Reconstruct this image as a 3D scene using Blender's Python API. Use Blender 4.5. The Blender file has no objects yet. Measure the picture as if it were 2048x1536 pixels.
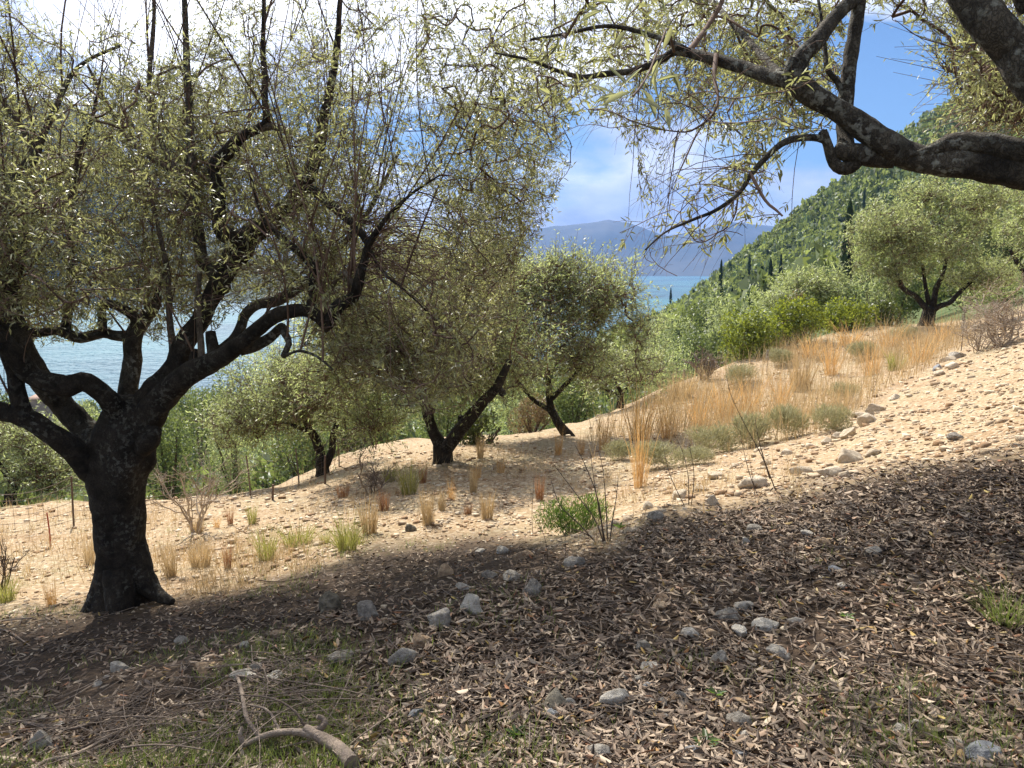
import bpy, math
import numpy as np
from mathutils import Vector, Matrix

rng = np.random.default_rng(11)
SC = bpy.context.scene
COL = SC.collection

# ------------------------------------------------------------------ camera
F = 1547.0                     # focal length in photograph pixels (2048 wide)
PITCH = math.radians(8.7)
CAMZ = 1.55
cam = bpy.data.cameras.new('camera')
cam.sensor_width = 36.0
cam.lens = 36.0 * F / 2048.0
cam.clip_start = 0.05
cam.clip_end = 60000
camo = bpy.data.objects.new('camera', cam)
COL.objects.link(camo)
camo.location = (0, 0, CAMZ)
camo.rotation_euler = (math.pi / 2 - PITCH, 0, 0)
SC.camera = camo

# ------------------------------------------------------------------ sun and sky
SUN_AZ, SUN_EL = math.radians(-24), math.radians(47)   # azimuth from +Y towards +X
SUNV = Vector((math.sin(SUN_AZ) * math.cos(SUN_EL), math.cos(SUN_AZ) * math.cos(SUN_EL), math.sin(SUN_EL)))
sl = bpy.data.lights.new('sun', 'SUN')
sl.energy = 5.0
sl.angle = math.radians(0.5)
sl.color = (1.0, 0.945, 0.855)
slo = bpy.data.objects.new('sun', sl)
COL.objects.link(slo)
slo.rotation_euler = SUNV.to_track_quat('Z', 'Y').to_euler()

world = bpy.data.worlds.new('World')
SC.world = world
world.use_nodes = True


class NT:
    """small helper to write node trees briefly"""

    def __init__(self, tree):
        self.t = tree
        tree.nodes.clear()

    def n(self, kind, **kw):
        nd = self.t.nodes.new(kind)
        for k, v in kw.items():
            if k.startswith('i_'):
                key = k[2:]
                key = int(key) if key.isdigit() else key.replace('_', ' ')
                sock = nd.inputs[key]
                if isinstance(v, bpy.types.NodeSocket):
                    self.t.links.new(v, sock)
                else:
                    sock.default_value = v
            else:
                setattr(nd, k, v)
        return nd

    def link(self, a, b):
        self.t.links.new(a, b)

    def math(self, op, a, b=0.0, c=None, clamp=False):
        nd = self.n('ShaderNodeMath', operation=op, use_clamp=clamp, i_0=a, i_1=b)
        if c is not None:
            if isinstance(c, bpy.types.NodeSocket):
                self.t.links.new(c, nd.inputs[2])
            else:
                nd.inputs[2].default_value = c
        return nd.outputs[0]

    def mix(self, f, a, b, blend='MIX'):
        nd = self.n('ShaderNodeMix', data_type='RGBA', blend_type=blend)
        for sock, v in ((nd.inputs[0], f), (nd.inputs[6], a), (nd.inputs[7], b)):
            if isinstance(v, bpy.types.NodeSocket):
                self.t.links.new(v, sock)
            else:
                sock.default_value = v if not isinstance(v, tuple) or len(v) == 4 else (*v, 1)
        return nd.outputs[2]

    def ramp(self, f, stops, interp='LINEAR'):
        nd = self.n('ShaderNodeValToRGB')
        self.t.links.new(f, nd.inputs[0])
        cr = nd.color_ramp
        cr.interpolation = interp
        while len(cr.elements) < len(stops):
            cr.elements.new(0.5)
        for e, (p, c) in zip(cr.elements, stops):
            e.position = p
            e.color = (*c, 1) if len(c) == 3 else c
        return nd.outputs[0]

    def noise(self, vec, scale, detail=4.0, rough=0.55, dist=0.0):
        nd = self.n('ShaderNodeTexNoise', i_Scale=scale, i_Detail=detail, i_Roughness=rough, i_Distortion=dist)
        if vec is not None:
            self.t.links.new(vec, nd.inputs['Vector'])
        return nd.outputs['Fac']


def build_world():
    w = NT(world.node_tree)
    tc = w.n('ShaderNodeTexCoord').outputs['Generated']
    sky = w.n('ShaderNodeTexSky', sky_type='NISHITA', sun_disc=False, sun_elevation=SUN_EL, sun_rotation=SUN_AZ,
              altitude=60, air_density=1.0, dust_density=0.1, ozone_density=1.5)
    vm = w.n('ShaderNodeVectorMath', operation='MULTIPLY', i_0=tc)
    vm.inputs[1].default_value = (1.0, 1.0, 2.3)
    va = w.n('ShaderNodeVectorMath', operation='ADD', i_0=vm.outputs[0])
    va.inputs[1].default_value = (25.9, 9.6, 14.7)
    comb = va.outputs[0]
    n1 = w.noise(comb, 2.2, 10, 0.56, 0.15)
    cover = w.ramp(n1, [(0.405, (0, 0, 0)), (0.50, (1, 1, 1))])
    # how thick the cloud is, and how bright its lit side is
    n2 = w.noise(comb, 3.4, 7, 0.55, 0.0)
    body = w.ramp(n2, [(0.33, (6.8, 7.5, 10.2)), (0.53, (17, 17.2, 17.6))])
    # forward scattering: cloud brightens towards the sun
    dot = w.n('ShaderNodeVectorMath', operation='DOT_PRODUCT', i_0=tc)
    dot.inputs[1].default_value = SUNV
    fwd = w.math('POWER', w.math('MAXIMUM', dot.outputs['Value'], 0.0), 3.0)
    gain = w.math('ADD', w.math('MULTIPLY', fwd, 1.3), 0.50)
    cl = w.n('ShaderNodeVectorMath', operation='SCALE', i_0=body)
    w.link(gain, cl.inputs['Scale'])
    skyg = w.n('ShaderNodeVectorMath', operation='MULTIPLY', i_0=sky.outputs[0])
    skyg.inputs[1].default_value = (0.82, 0.95, 1.12)
    col = w.mix(cover, skyg.outputs[0], cl.outputs[0])
    bg = w.n('ShaderNodeBackground', i_Color=col, i_Strength=0.057)
    out = w.n('ShaderNodeOutputWorld')
    w.link(bg.outputs[0], out.inputs[0])


build_world()
SC.view_settings.view_transform = 'Standard'
SC.view_settings.look = 'None'
SC.view_settings.gamma = 1.0
SC.view_settings.use_curve_mapping = False
SC.view_settings.exposure = 0.95
try:
    SC.cycles.max_bounces = 8
    SC.cycles.transmission_bounces = 6
    SC.cycles.transparent_max_bounces = 6
    SC.cycles.volume_bounces = 0
    SC.cycles.sample_clamp_indirect = 6.0
except Exception:
    pass

# ------------------------------------------------------------------ small numeric helpers
CP, SP = math.cos(PITCH), math.sin(PITCH)


def pixdir(px, py):
    a = (np.asarray(px, float) - 1024.0) / F
    b = (768.0 - np.asarray(py, float)) / F
    return np.stack([a, CP + b * SP, -SP + b * CP], -1)


def pix_at(px, py, depth):
    """world point on the ray of photograph pixel px,py at distance depth along +Y"""
    d = pixdir(px, py)
    return np.array([0, 0, CAMZ]) + d * (np.asarray(depth, float) / d[..., 1])[..., None]


def project(P):
    P = np.asarray(P, float)
    x, y, z = P[..., 0], P[..., 1], P[..., 2] - CAMZ
    fw = y * CP - z * SP
    up = y * SP + z * CP
    fw = np.where(fw > 0.05, fw, 0.05)
    return 1024 + F * x / fw, 768 - F * up / fw, fw


def smooth(a, b, x):
    t = np.clip((np.asarray(x, float) - a) / (b - a), 0, 1)
    return t * t * (3 - 2 * t)


def vnoise(p, seed=0):
    """value noise of 3-D points, -1..1"""
    p = np.asarray(p, float)
    i = np.floor(p).astype(np.int64)
    f = p - i
    f = f * f * (3 - 2 * f)
    out = 0.0
    for dx in (0, 1):
        for dy in (0, 1):
            for dz in (0, 1):
                h = (i[..., 0] + dx) * 374761393 + (i[..., 1] + dy) * 668265263 + (i[..., 2] + dz) * 2147483647 + seed * 144665
                h = (h ^ (h >> 13)) * 1274126177
                h = (h ^ (h >> 16)) & 0xFFFFF
                v = h / float(0xFFFFF) * 2 - 1
                w = (f[..., 0] if dx else 1 - f[..., 0]) * (f[..., 1] if dy else 1 - f[..., 1]) * (f[..., 2] if dz else 1 - f[..., 2])
                out = out + v * w
    return out


def fbm(p, octaves=4, seed=0):
    s, a, t = 0.0, 1.0, 0.0
    p = np.asarray(p, float)
    for k in range(octaves):
        s = s + a * vnoise(p * 2 ** k + 17.3 * k, seed + k)
        t += a
        a *= 0.5
    return s / t


def unit(v):
    v = np.asarray(v, float)
    return v / np.maximum(np.linalg.norm(v, axis=-1, keepdims=True), 1e-9)


def inpoly(px, py, poly):
    px, py = np.asarray(px, float), np.asarray(py, float)
    r = np.zeros(px.shape, bool)
    n = len(poly)
    for k in range(n):
        x0, y0 = poly[k]
        x1, y1 = poly[(k + 1) % n]
        if y0 == y1:
            continue
        c = ((y0 > py) != (y1 > py)) & (px < (x1 - x0) * (py - y0) / (y1 - y0) + x0)
        r ^= c
    return r


# ------------------------------------------------------------------ mesh helpers
def mesh_from(name, pieces, mat=None, smooth_shade=False):
    """pieces: list of (V n x 3, F m x k)"""
    Vs, loops, starts, totals = [], [], [], []
    off = 0
    ls = 0
    for V, Fc in pieces:
        V = np.asarray(V, np.float32).reshape(-1, 3)
        Fc = np.asarray(Fc, np.int32)
        Vs.append(V)
        k = Fc.shape[1]
        loops.append((Fc + off).ravel())
        starts.append(ls + np.arange(len(Fc), dtype=np.int32) * k)
        totals.append(np.full(len(Fc), k, np.int32))
        ls += Fc.size
        off += len(V)
    V = np.concatenate(Vs)
    L = np.concatenate(loops).astype(np.int32)
    S = np.concatenate(starts).astype(np.int32)
    T = np.concatenate(totals)
    me = bpy.data.meshes.new(name)
    me.vertices.add(len(V))
    me.vertices.foreach_set('co', V.ravel())
    me.loops.add(len(L))
    me.loops.foreach_set('vertex_index', L)
    me.polygons.add(len(S))
    me.polygons.foreach_set('loop_start', S)
    try:
        me.polygons.foreach_set('loop_total', T)
    except Exception:
        pass
    if smooth_shade:
        me.polygons.foreach_set('use_smooth', np.ones(len(S), bool))
    me.update(calc_edges=True)
    if mat:
        me.materials.append(mat)
    return me


def add(name, me, parent=None, kind=None, loc=None):
    o = bpy.data.objects.new(name, me)
    COL.objects.link(o)
    if parent is not None:
        o.parent = parent
    if kind:
        o['kind'] = kind
    if loc is not None:
        o.location = loc
    return o


def tag(o, label, cat, group=None):
    o['label'] = label
    o['category'] = cat
    if group:
        o['group'] = group
    return o


def thing(name, label, cat, loc=(0, 0, 0), group=None):
    o = bpy.data.objects.new(name, None)
    COL.objects.link(o)
    o.location = loc
    return tag(o, label, cat, group)


def copy_tree(o, parent=None):
    c = o.copy()
    COL.objects.link(c)
    if parent is not None:
        c.parent = parent
    for ch in list(o.children):
        copy_tree(ch, c)
    return c


def catmull(pts, step):
    """pts n x k (first three are xyz) resampled about every step metres"""
    P = np.asarray(pts, float)
    if len(P) == 2:
        n = max(2, int(np.linalg.norm(P[1, :3] - P[0, :3]) / step) + 1)
        t = np.linspace(0, 1, n)[:, None]
        return P[0] * (1 - t) + P[1] * t
    Q = np.vstack([2 * P[0] - P[1], P, 2 * P[-1] - P[-2]])
    out = []
    for i in range(1, len(Q) - 2):
        p0, p1, p2, p3 = Q[i - 1], Q[i], Q[i + 1], Q[i + 2]
        n = max(2, int(np.linalg.norm(p2[:3] - p1[:3]) / step))
        t = (np.arange(n) / n)[:, None]
        out.append(0.5 * ((2 * p1) + (p2 - p0) * t + (2 * p0 - 5 * p1 + 4 * p2 - p3) * t ** 2 + (3 * p1 - p0 - 3 * p2 + p3) * t ** 3))
    out.append(P[-1:])
    return np.vstack(out)


def tube(P, R, k=10, bump=0.0, freq=8.0, seed=0, cap=True, ridges=0.0):
    """one tube with knobbly cross-section; P n x 3, R n"""
    P = np.asarray(P, float)
    R = np.asarray(R, float)
    n = len(P)
    T = unit(np.gradient(P, axis=0))
    ref = np.array([0.0, 1.0, 0.0]) if abs(T[:, 1].mean()) < 0.8 else np.array([1.0, 0, 0])
    N = np.zeros((n, 3))
    v = ref - T[0] * np.dot(ref, T[0])
    for i in range(n):
        v = v - T[i] * np.dot(v, T[i])
        v = v / max(np.linalg.norm(v), 1e-9)
        N[i] = v
    B = np.cross(T, N)
    a = np.arange(k) / k * 2 * math.pi
    ring = np.cos(a)[None, :, None] * N[:, None, :] + np.sin(a)[None, :, None] * B[:, None, :]
    rr = np.repeat(R[:, None], k, 1)
    if bump:
        q = P[:, None, :] + ring * rr[..., None]
        rr = rr * (1 + bump * fbm(q * freq, 3, seed))
    if ridges:
        s = np.cumsum(np.r_[0, np.linalg.norm(np.diff(P, axis=0), axis=1)])
        rr = rr * (1 + ridges * np.sin(a[None, :] * 5 + 2 * np.sin(s * 2.0 + seed)[:, None] + seed) * 0.6 + ridges * 0.4 * np.sin(a[None, :] * 3 + s[:, None] * 1.5))
    V = (P[:, None, :] + ring * rr[..., None]).reshape(-1, 3)
    i = np.arange(n - 1)[:, None] * k
    j = np.arange(k)[None, :]
    j2 = (j + 1) % k
    Fq = np.stack([i + j, i + j2, i + k + j2, i + k + j], -1).reshape(-1, 4)
    pieces = [(V, Fq)]
    if cap:
        tipv = P[-1] + T[-1] * R[-1] * 0.35
        Vt = np.vstack([V[-k:], tipv])
        Ft = np.stack([np.arange(k), (np.arange(k) + 1) % k, np.full(k, k)], -1)
        pieces.append((Vt, Ft))
        Vt = np.vstack([V[:k], P[0] - T[0] * R[0] * 0.1])
        pieces.append((Vt, Ft[:, [1, 0, 2]]))
    return pieces


def tubes(P, R, k=3):
    """many tubes at once: P m x n x 3, R m x n"""
    P = np.asarray(P, float)
    m, n, _ = P.shape
    if m == 0:
        return []
    T = unit(np.gradient(P, axis=1))
    mean = unit(T.mean(1))
    ref = np.where(np.abs(mean[:, 2:3]) < 0.8, np.array([[0, 0, 1.0]]), np.array([[1.0, 0, 0]]))
    N = unit(np.cross(T, ref[:, None, :]))
    B = np.cross(T, N)
    a = np.arange(k) / k * 2 * math.pi
    V = P[:, :, None, :] + (np.cos(a)[None, None, :, None] * N[:, :, None, :] + np.sin(a)[None, None, :, None] * B[:, :, None, :]) * R[:, :, None, None]
    V = V.reshape(-1, 3)
    base = np.arange(m)[:, None, None] * (n * k)
    i = np.arange(n - 1)[None, :, None] * k
    j = np.arange(k)[None, None, :]
    j2 = (j + 1) % k
    Fq = np.stack([base + i + j, base + i + j2, base + i + k + j2, base + i + k + j], -1).reshape(-1, 4)
    return [(V, Fq)]


def leaf_quads(P, D, Nn, L, W):
    """rhombus leaves with a folded midrib"""
    P = np.asarray(P, float)
    S = unit(np.cross(D, Nn))
    Nn = np.cross(S, D)
    L = L[:, None]
    W = W[:, None]
    base = P
    tip = P + D * L - Nn * L * 0.08
    mid = P + D * L * 0.48
    l = mid + S * W * 0.5 + Nn * W * 0.18
    r = mid - S * W * 0.5 + Nn * W * 0.18
    V = np.stack([base, r, tip, l], 1).reshape(-1, 3)
    Fq = (np.arange(len(P)) * 4)[:, None] + np.array([0, 1, 2, 3])[None, :]
    return [(V, Fq)]


def leaf_hex(P, D, Nn, L, W, curl=0.1):
    """six-sided lens leaves, two quads meeting at the midrib"""
    S = unit(np.cross(D, Nn))
    Nn = np.cross(S, D)
    L = L[:, None]
    W = W[:, None]
    if np.isscalar(curl):
        curl = np.full((len(P), 1), curl)
    base = P
    tip = P + D * L - Nn * L * curl
    a = P + D * L * 0.3 + Nn * L * curl * 0.3
    b = P + D * L * 0.68
    V = np.stack([base, a - S * W * .46 + Nn * W * .15, b - S * W * .42 + Nn * W * .12, tip, b + S * W * .42 + Nn * W * .12, a + S * W * .46 + Nn * W * .15], 1).reshape(-1, 3)
    o = (np.arange(len(P)) * 6)[:, None]
    Fq = np.concatenate([o + np.array([[0, 1, 2, 3]]), o + np.array([[0, 3, 4, 5]])])
    return [(V, Fq)]


def randdir(n, g=None):
    g = g or rng
    return unit(g.normal(size=(n, 3)))


# ------------------------------------------------------------------ materials
MATS = {}


def mat(name):
    m = bpy.data.materials.new(name)
    m.use_nodes = True
    MATS[name] = m
    return m, NT(m.node_tree)


def finish(w, shader, disp=None):
    o = w.n('ShaderNodeOutputMaterial')
    w.link(shader, o.inputs['Surface'])


def leaf_mat(name, top, under, trans, tfac=0.4, rough=0.42, var=0.35, spec=0.4, tint=None):
    m, w = mat(name)
    geo = w.n('ShaderNodeNewGeometry')
    oi = w.n('ShaderNodeObjectInfo')
    rnd = w.math('FRACT', w.math('ADD', geo.outputs['Random Per Island'], oi.outputs['Random']))
    c = w.mix(geo.outputs['Backfacing'], top, under)
    if tint:
        c = w.mix(w.n('ShaderNodeAttribute', attribute_name='tint').outputs['Fac'], c, tint)
    br = w.math('ADD', w.math('MULTIPLY', rnd, 2 * var), 1 - var)
    hs = w.n('ShaderNodeHueSaturation', i_Saturation=1.0, i_Color=c)
    w.link(w.math('ADD', w.math('MULTIPLY', w.math('FRACT', w.math('MULTIPLY', rnd, 7.31)), 0.05), 0.475), hs.inputs['Hue'])
    w.link(br, hs.inputs['Value'])
    p = w.n('ShaderNodeBsdfPrincipled', i_Roughness=rough, i_Base_Color=hs.outputs[0])
    p.inputs['Specular IOR Level'].default_value = spec
    hs2 = w.n('ShaderNodeHueSaturation', i_Saturation=1.0, i_Color=(*trans, 1))
    w.link(br, hs2.inputs['Value'])
    t = w.n('ShaderNodeBsdfTranslucent', i_Color=hs2.outputs[0])
    mx = w.n('ShaderNodeMixShader', i_0=tfac, i_1=p.outputs[0], i_2=t.outputs[0])
    finish(w, mx.outputs[0])
    return m


def bark_mat(name, dark, light, lichen=(0.36, 0.36, 0.30), lich=0.35, scale=1.0, bump=0.6):
    m, w = mat(name)
    tc = w.n('ShaderNodeTexCoord').outputs['Object']
    n1 = w.noise(tc, 9 * scale, 6, 0.65)
    vo = w.n('ShaderNodeTexVoronoi', i_Scale=44 * scale, feature='DISTANCE_TO_EDGE')
    nz = w.n('ShaderNodeTexNoise', i_Scale=22.0, i_Detail=4.0, i_Vector=tc)
    dv = w.n('ShaderNodeVectorMath', operation='SCALE', i_0=nz.outputs['Color'])
    dv.inputs['Scale'].default_value = 0.09
    av = w.n('ShaderNodeVectorMath', operation='ADD', i_0=tc, i_1=dv.outputs[0])
    mp = w.n('ShaderNodeMapping', i_Vector=av.outputs[0])
    mp.inputs['Scale'].default_value = (1.6, 1.6, 0.45)
    w.link(mp.outputs[0], vo.inputs['Vector'])
    crack = w.ramp(vo.outputs['Distance'], [(0.0, (0, 0, 0)), (0.16, (1, 1, 1))])
    base = w.ramp(n1, [(0.35, dark), (0.68, light)])
    base = w.mix(w.math('MULTIPLY', w.math('SUBTRACT', 1.0, crack), 0.6), base, tuple(x * 0.35 for x in dark))
    n2 = w.noise(tc, 30 * scale, 3, 0.6)
    n3 = w.noise(tc, 3.5 * scale, 3, 0.6)
    lm = w.math('MULTIPLY', w.ramp(n2, [(0.52, (0, 0, 0)), (0.6, (1, 1, 1))]), w.ramp(n3, [(0.45, (0, 0, 0)), (0.65, (1, 1, 1))]))
    base = w.mix(w.math('MULTIPLY', lm, lich), base, lichen)
    h = w.math('ADD', w.math('MULTIPLY', crack, 0.6), w.math('MULTIPLY', n1, 1.0))
    bp = w.n('ShaderNodeBump', i_Strength=bump, i_Distance=0.02, i_Height=h)
    p = w.n('ShaderNodeBsdfPrincipled', i_Base_Color=base, i_Roughness=0.9, i_Normal=bp.outputs[0])
    p.inputs['Specular IOR Level'].default_value = 0.2
    finish(w, p.outputs[0])
    return m


def plain_mat(name, c1, c2, scale=8.0, rough=0.9, island=0.4, bump=0.0, spec=0.25, detail=5, trans=None, tfac=0.3):
    """two-colour noise, varied from piece to piece"""
    m, w = mat(name)
    tc = w.n('ShaderNodeTexCoord').outputs['Object']
    geo = w.n('ShaderNodeNewGeometry')
    oi = w.n('ShaderNodeObjectInfo')
    rnd = w.math('FRACT', w.math('ADD', geo.outputs['Random Per Island'], oi.outputs['Random']))
    n1 = w.noise(tc, scale, detail, 0.6)
    f = w.math('ADD', w.math('MULTIPLY', n1, 1 - island), w.math('MULTIPLY', rnd, island))
    c = w.ramp(f, [(0.28, c1), (0.72, c2)])
    p = w.n('ShaderNodeBsdfPrincipled', i_Base_Color=c, i_Roughness=rough)
    p.inputs['Specular IOR Level'].default_value = spec
    if bump:
        bp = w.n('ShaderNodeBump', i_Strength=bump, i_Distance=0.02, i_Height=w.noise(tc, scale * 3, 6, 0.65))
        w.link(bp.outputs[0], p.inputs['Normal'])
    sh = p.outputs[0]
    if trans:
        t = w.n('ShaderNodeBsdfTranslucent', i_Color=(*trans, 1))
        sh = w.n('ShaderNodeMixShader', i_0=tfac, i_1=sh, i_2=t.outputs[0]).outputs[0]
    finish(w, sh)
    return m


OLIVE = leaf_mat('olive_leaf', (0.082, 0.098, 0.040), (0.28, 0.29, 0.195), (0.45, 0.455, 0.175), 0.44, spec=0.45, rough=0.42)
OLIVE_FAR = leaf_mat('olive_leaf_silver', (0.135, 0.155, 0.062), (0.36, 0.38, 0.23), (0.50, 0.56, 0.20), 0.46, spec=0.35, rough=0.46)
SCRUB = leaf_mat('scrub_leaf', (0.065, 0.095, 0.027), (0.10, 0.13, 0.055), (0.24, 0.29, 0.075), 0.36, rough=0.5)
MASTIC = leaf_mat('mastic_leaf', (0.070, 0.098, 0.018), (0.09, 0.12, 0.035), (0.34, 0.38, 0.04), 0.38, rough=0.45, spec=0.25)
FOREST = leaf_mat('forest_leaf', (0.150, 0.175, 0.060), (0.14, 0.17, 0.06), (0.34, 0.40, 0.10), 0.28, rough=0.6, var=0.45, tint=(0.065, 0.105, 0.036))
CYPRESS = leaf_mat('cypress_leaf', (0.022, 0.042, 0.018), (0.03, 0.05, 0.02), (0.05, 0.09, 0.02), 0.2, rough=0.7)
HERB = leaf_mat('green_herb', (0.060, 0.105, 0.025), (0.08, 0.13, 0.04), (0.20, 0.32, 0.045), 0.38)
BARK = bark_mat('olive_bark', (0.016, 0.013, 0.010), (0.062, 0.050, 0.037), lich=0.25)
BARK3 = bark_mat('olive_shoot_bark', (0.055, 0.043, 0.032), (0.20, 0.16, 0.12), lich=0.4, bump=0.3)
BARK2 = bark_mat('olive_bark_lichened', (0.030, 0.025, 0.019), (0.13, 0.11, 0.082), lich=0.7)
TWIG = plain_mat('twig_bark', (0.085, 0.050, 0.034), (0.22, 0.145, 0.105), 20, island=0.6)
DEADWOOD = plain_mat('dead_wood', (0.11, 0.08, 0.06), (0.36, 0.285, 0.22), 30, bump=0.8, island=0.35)
PALEWOOD = plain_mat('bleached_brushwood', (0.26, 0.20, 0.145), (0.52, 0.43, 0.33), 14, island=0.5)
DARKSTEM = plain_mat('dark_stem', (0.07, 0.05, 0.036), (0.16, 0.115, 0.08), 14)
RUST = plain_mat('rusty_metal', (0.11, 0.075, 0.055), (0.22, 0.16, 0.12), 30)
WIRE = plain_mat('old_wire', (0.16, 0.12, 0.09), (0.28, 0.22, 0.18), 30)
def litter_mat():
    m, w = mat('dry_olive_leaf')
    geo = w.n('ShaderNodeNewGeometry')
    rnd = geo.outputs['Random Per Island']
    c = w.ramp(rnd, [(0.0, (0.030, 0.020, 0.013)), (0.28, (0.080, 0.052, 0.034)), (0.52, (0.165, 0.108, 0.070)), (0.74, (0.28, 0.205, 0.14)), (0.90, (0.44, 0.35, 0.25)), (0.96, (0.22, 0.085, 0.035)), (1.0, (0.36, 0.27, 0.08))])
    # the paler felted underside of the leaf
    c = w.mix(w.math('MULTIPLY', geo.outputs['Backfacing'], 0.3), c, (0.34, 0.265, 0.19))
    p = w.n('ShaderNodeBsdfPrincipled', i_Base_Color=c, i_Roughness=0.62)
    p.inputs['Specular IOR Level'].default_value = 0.25
    finish(w, p.outputs[0])
    return m


LITTER = litter_mat()
STONE_WARM = plain_mat('ochre_limestone', (0.25, 0.15, 0.078), (0.60, 0.495, 0.355), 25, island=0.55, bump=0.4)
STONE_GREY = plain_mat('grey_limestone', (0.15, 0.13, 0.105), (0.50, 0.455, 0.385), 38, island=0.15, bump=1.0)
STONE_PALE = plain_mat('pale_limestone', (0.30, 0.26, 0.205), (0.70, 0.65, 0.56), 38, island=0.15, bump=1.0)
STONE_TAN = plain_mat('tan_limestone', (0.22, 0.13, 0.07), (0.55, 0.42, 0.28), 38, island=0.15, bump=1.0)
STONE_BLUE = plain_mat('blue_grey_limestone', (0.12, 0.125, 0.13), (0.44, 0.44, 0.44), 38, island=0.15, bump=1.0)
STONE_WALL_LIT = plain_mat('sunlit_wall_limestone', (0.36, 0.27, 0.17), (0.72, 0.62, 0.48), 30, island=0.15, bump=1.0)  # lighter, warmer copy of the limestone: sun and bounce light put into the colour
STONE_DARK = plain_mat('dark_lichened_rock', (0.035, 0.03, 0.022), (0.30, 0.26, 0.19), 22, island=0.05, bump=0.8)
GOLD = plain_mat('golden_straw', (0.38, 0.22, 0.085), (0.66, 0.46, 0.22), 6, rough=0.6, island=0.7, trans=(0.75, 0.45, 0.16), tfac=0.35)
BUFF = plain_mat('buff_straw', (0.36, 0.28, 0.155), (0.66, 0.55, 0.34), 6, rough=0.7, island=0.7, trans=(0.5, 0.33, 0.15), tfac=0.3)
GREENSTRAW = plain_mat('green_straw', (0.16, 0.17, 0.05), (0.40, 0.34, 0.13), 6, rough=0.6, island=0.7, trans=(0.42, 0.42, 0.10), tfac=0.35)
RUSSET = plain_mat('russet_straw', (0.24, 0.11, 0.05), (0.42, 0.24, 0.12), 6, rough=0.7, island=0.7, trans=(0.45, 0.22, 0.1), tfac=0.3)
GRASS = plain_mat('grass_blade', (0.075, 0.105, 0.030), (0.24, 0.235, 0.09), 6, rough=0.5, island=0.7, trans=(0.26, 0.33, 0.07), tfac=0.35)
CUSHION = plain_mat('grey_green_herb', (0.25, 0.235, 0.125), (0.48, 0.45, 0.28), 6, rough=0.8, island=0.7, trans=(0.36, 0.34, 0.16), tfac=0.3)
PLASTER = plain_mat('stone_wall', (0.20, 0.16, 0.13), (0.34, 0.28, 0.23), 3, island=0.1)
ROOFTILE = plain_mat('red_roof', (0.24, 0.16, 0.12), (0.36, 0.25, 0.19), 6, island=0.1)

# ------------------------------------------------------------------ terrain
CT = []      # (azimuth, log range, tangent of elevation)


def cpix(px, py, D):
    p = pix_at(px, py, D)
    r = math.hypot(p[0], p[1])
    CT.append((math.atan2(p[0], p[1]), math.log(r), (p[2] - CAMZ) / r))


def cabs(px, r, z):
    d = pixdir(px, 535)
    CT.append((math.atan2(d[0], d[1]), math.log(r), (z - CAMZ) / r))


# near terrace where the photographer stands
for a in ((-400, 1700, 2.0), (0, 1536, 2.45), (300, 1536, 2.4), (640, 1536, 2.3), (1024, 1536, 2.15), (1500, 1536, 2.1), (2048, 1536, 2.05), (2400, 1536, 2.0),
          (1024, 1380, 2.7), (1400, 1350, 2.85), (1800, 1350, 2.75), (2048, 1300, 2.85), (1400, 1200, 3.7), (1800, 1150, 3.7), (2048, 1100, 3.65),
          (1500, 1080, 4.7), (1800, 1010, 4.7), (2048, 980, 4.5), (2350, 900, 4.6), (2048, 910, 5.2), (2048, 800, 7.5), (2048, 730, 11.0), (2048, 662, 17.0), (2350, 640, 11), (1900, 850, 7.5), (1950, 780, 9.8),
          # crest of the collapsed terrace wall
          (500, 1352, 3.15), (640, 1325, 3.3), (800, 1285, 3.45), (935, 1205, 3.95), (1060, 1170, 4.3), (1150, 1120, 4.75), (1300, 1030, 5.7), (1500, 985, 6.4), (1690, 905, 8.3), (1750, 815, 11.2), (1900, 722, 15.5),
          # ground below it
          (0, 1400, 3.6), (250, 1330, 4.0), (500, 1250, 4.7), (0, 1270, 5.3), (255, 1205, 6.0), (660, 1210, 5.0), (820, 1180, 5.2), (930, 1130, 5.9), (1080, 1080, 6.7), (1150, 1055, 7.2), (1300, 1000, 7.6), (1500, 950, 8.3), (1640, 880, 10.3),
          (0, 1110, 8.6), (150, 1085, 9.2), (350, 1080, 8.8), (500, 1010, 11.2), (660, 1060, 8.4), (900, 1010, 9.3), (1100, 960, 10.6), (1280, 930, 11.0), (1500, 880, 12.0), (1650, 800, 15.5),
          (885, 922, 12.5), (1130, 872, 15), (645, 952, 14.5), (700, 905, 17.5), (420, 992, 13.6), (100, 1010, 14), (-300, 1080, 12), (1250, 850, 16.5), (1450, 800, 18), (1700, 735, 20), (1850, 655, 24), (1950, 670, 20), (2048, 625, 26),
          (1350, 768, 21), (1500, 715, 23.5), (1650, 672, 25.5), (1750, 655, 26.5)):
    cpix(*a)
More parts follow.
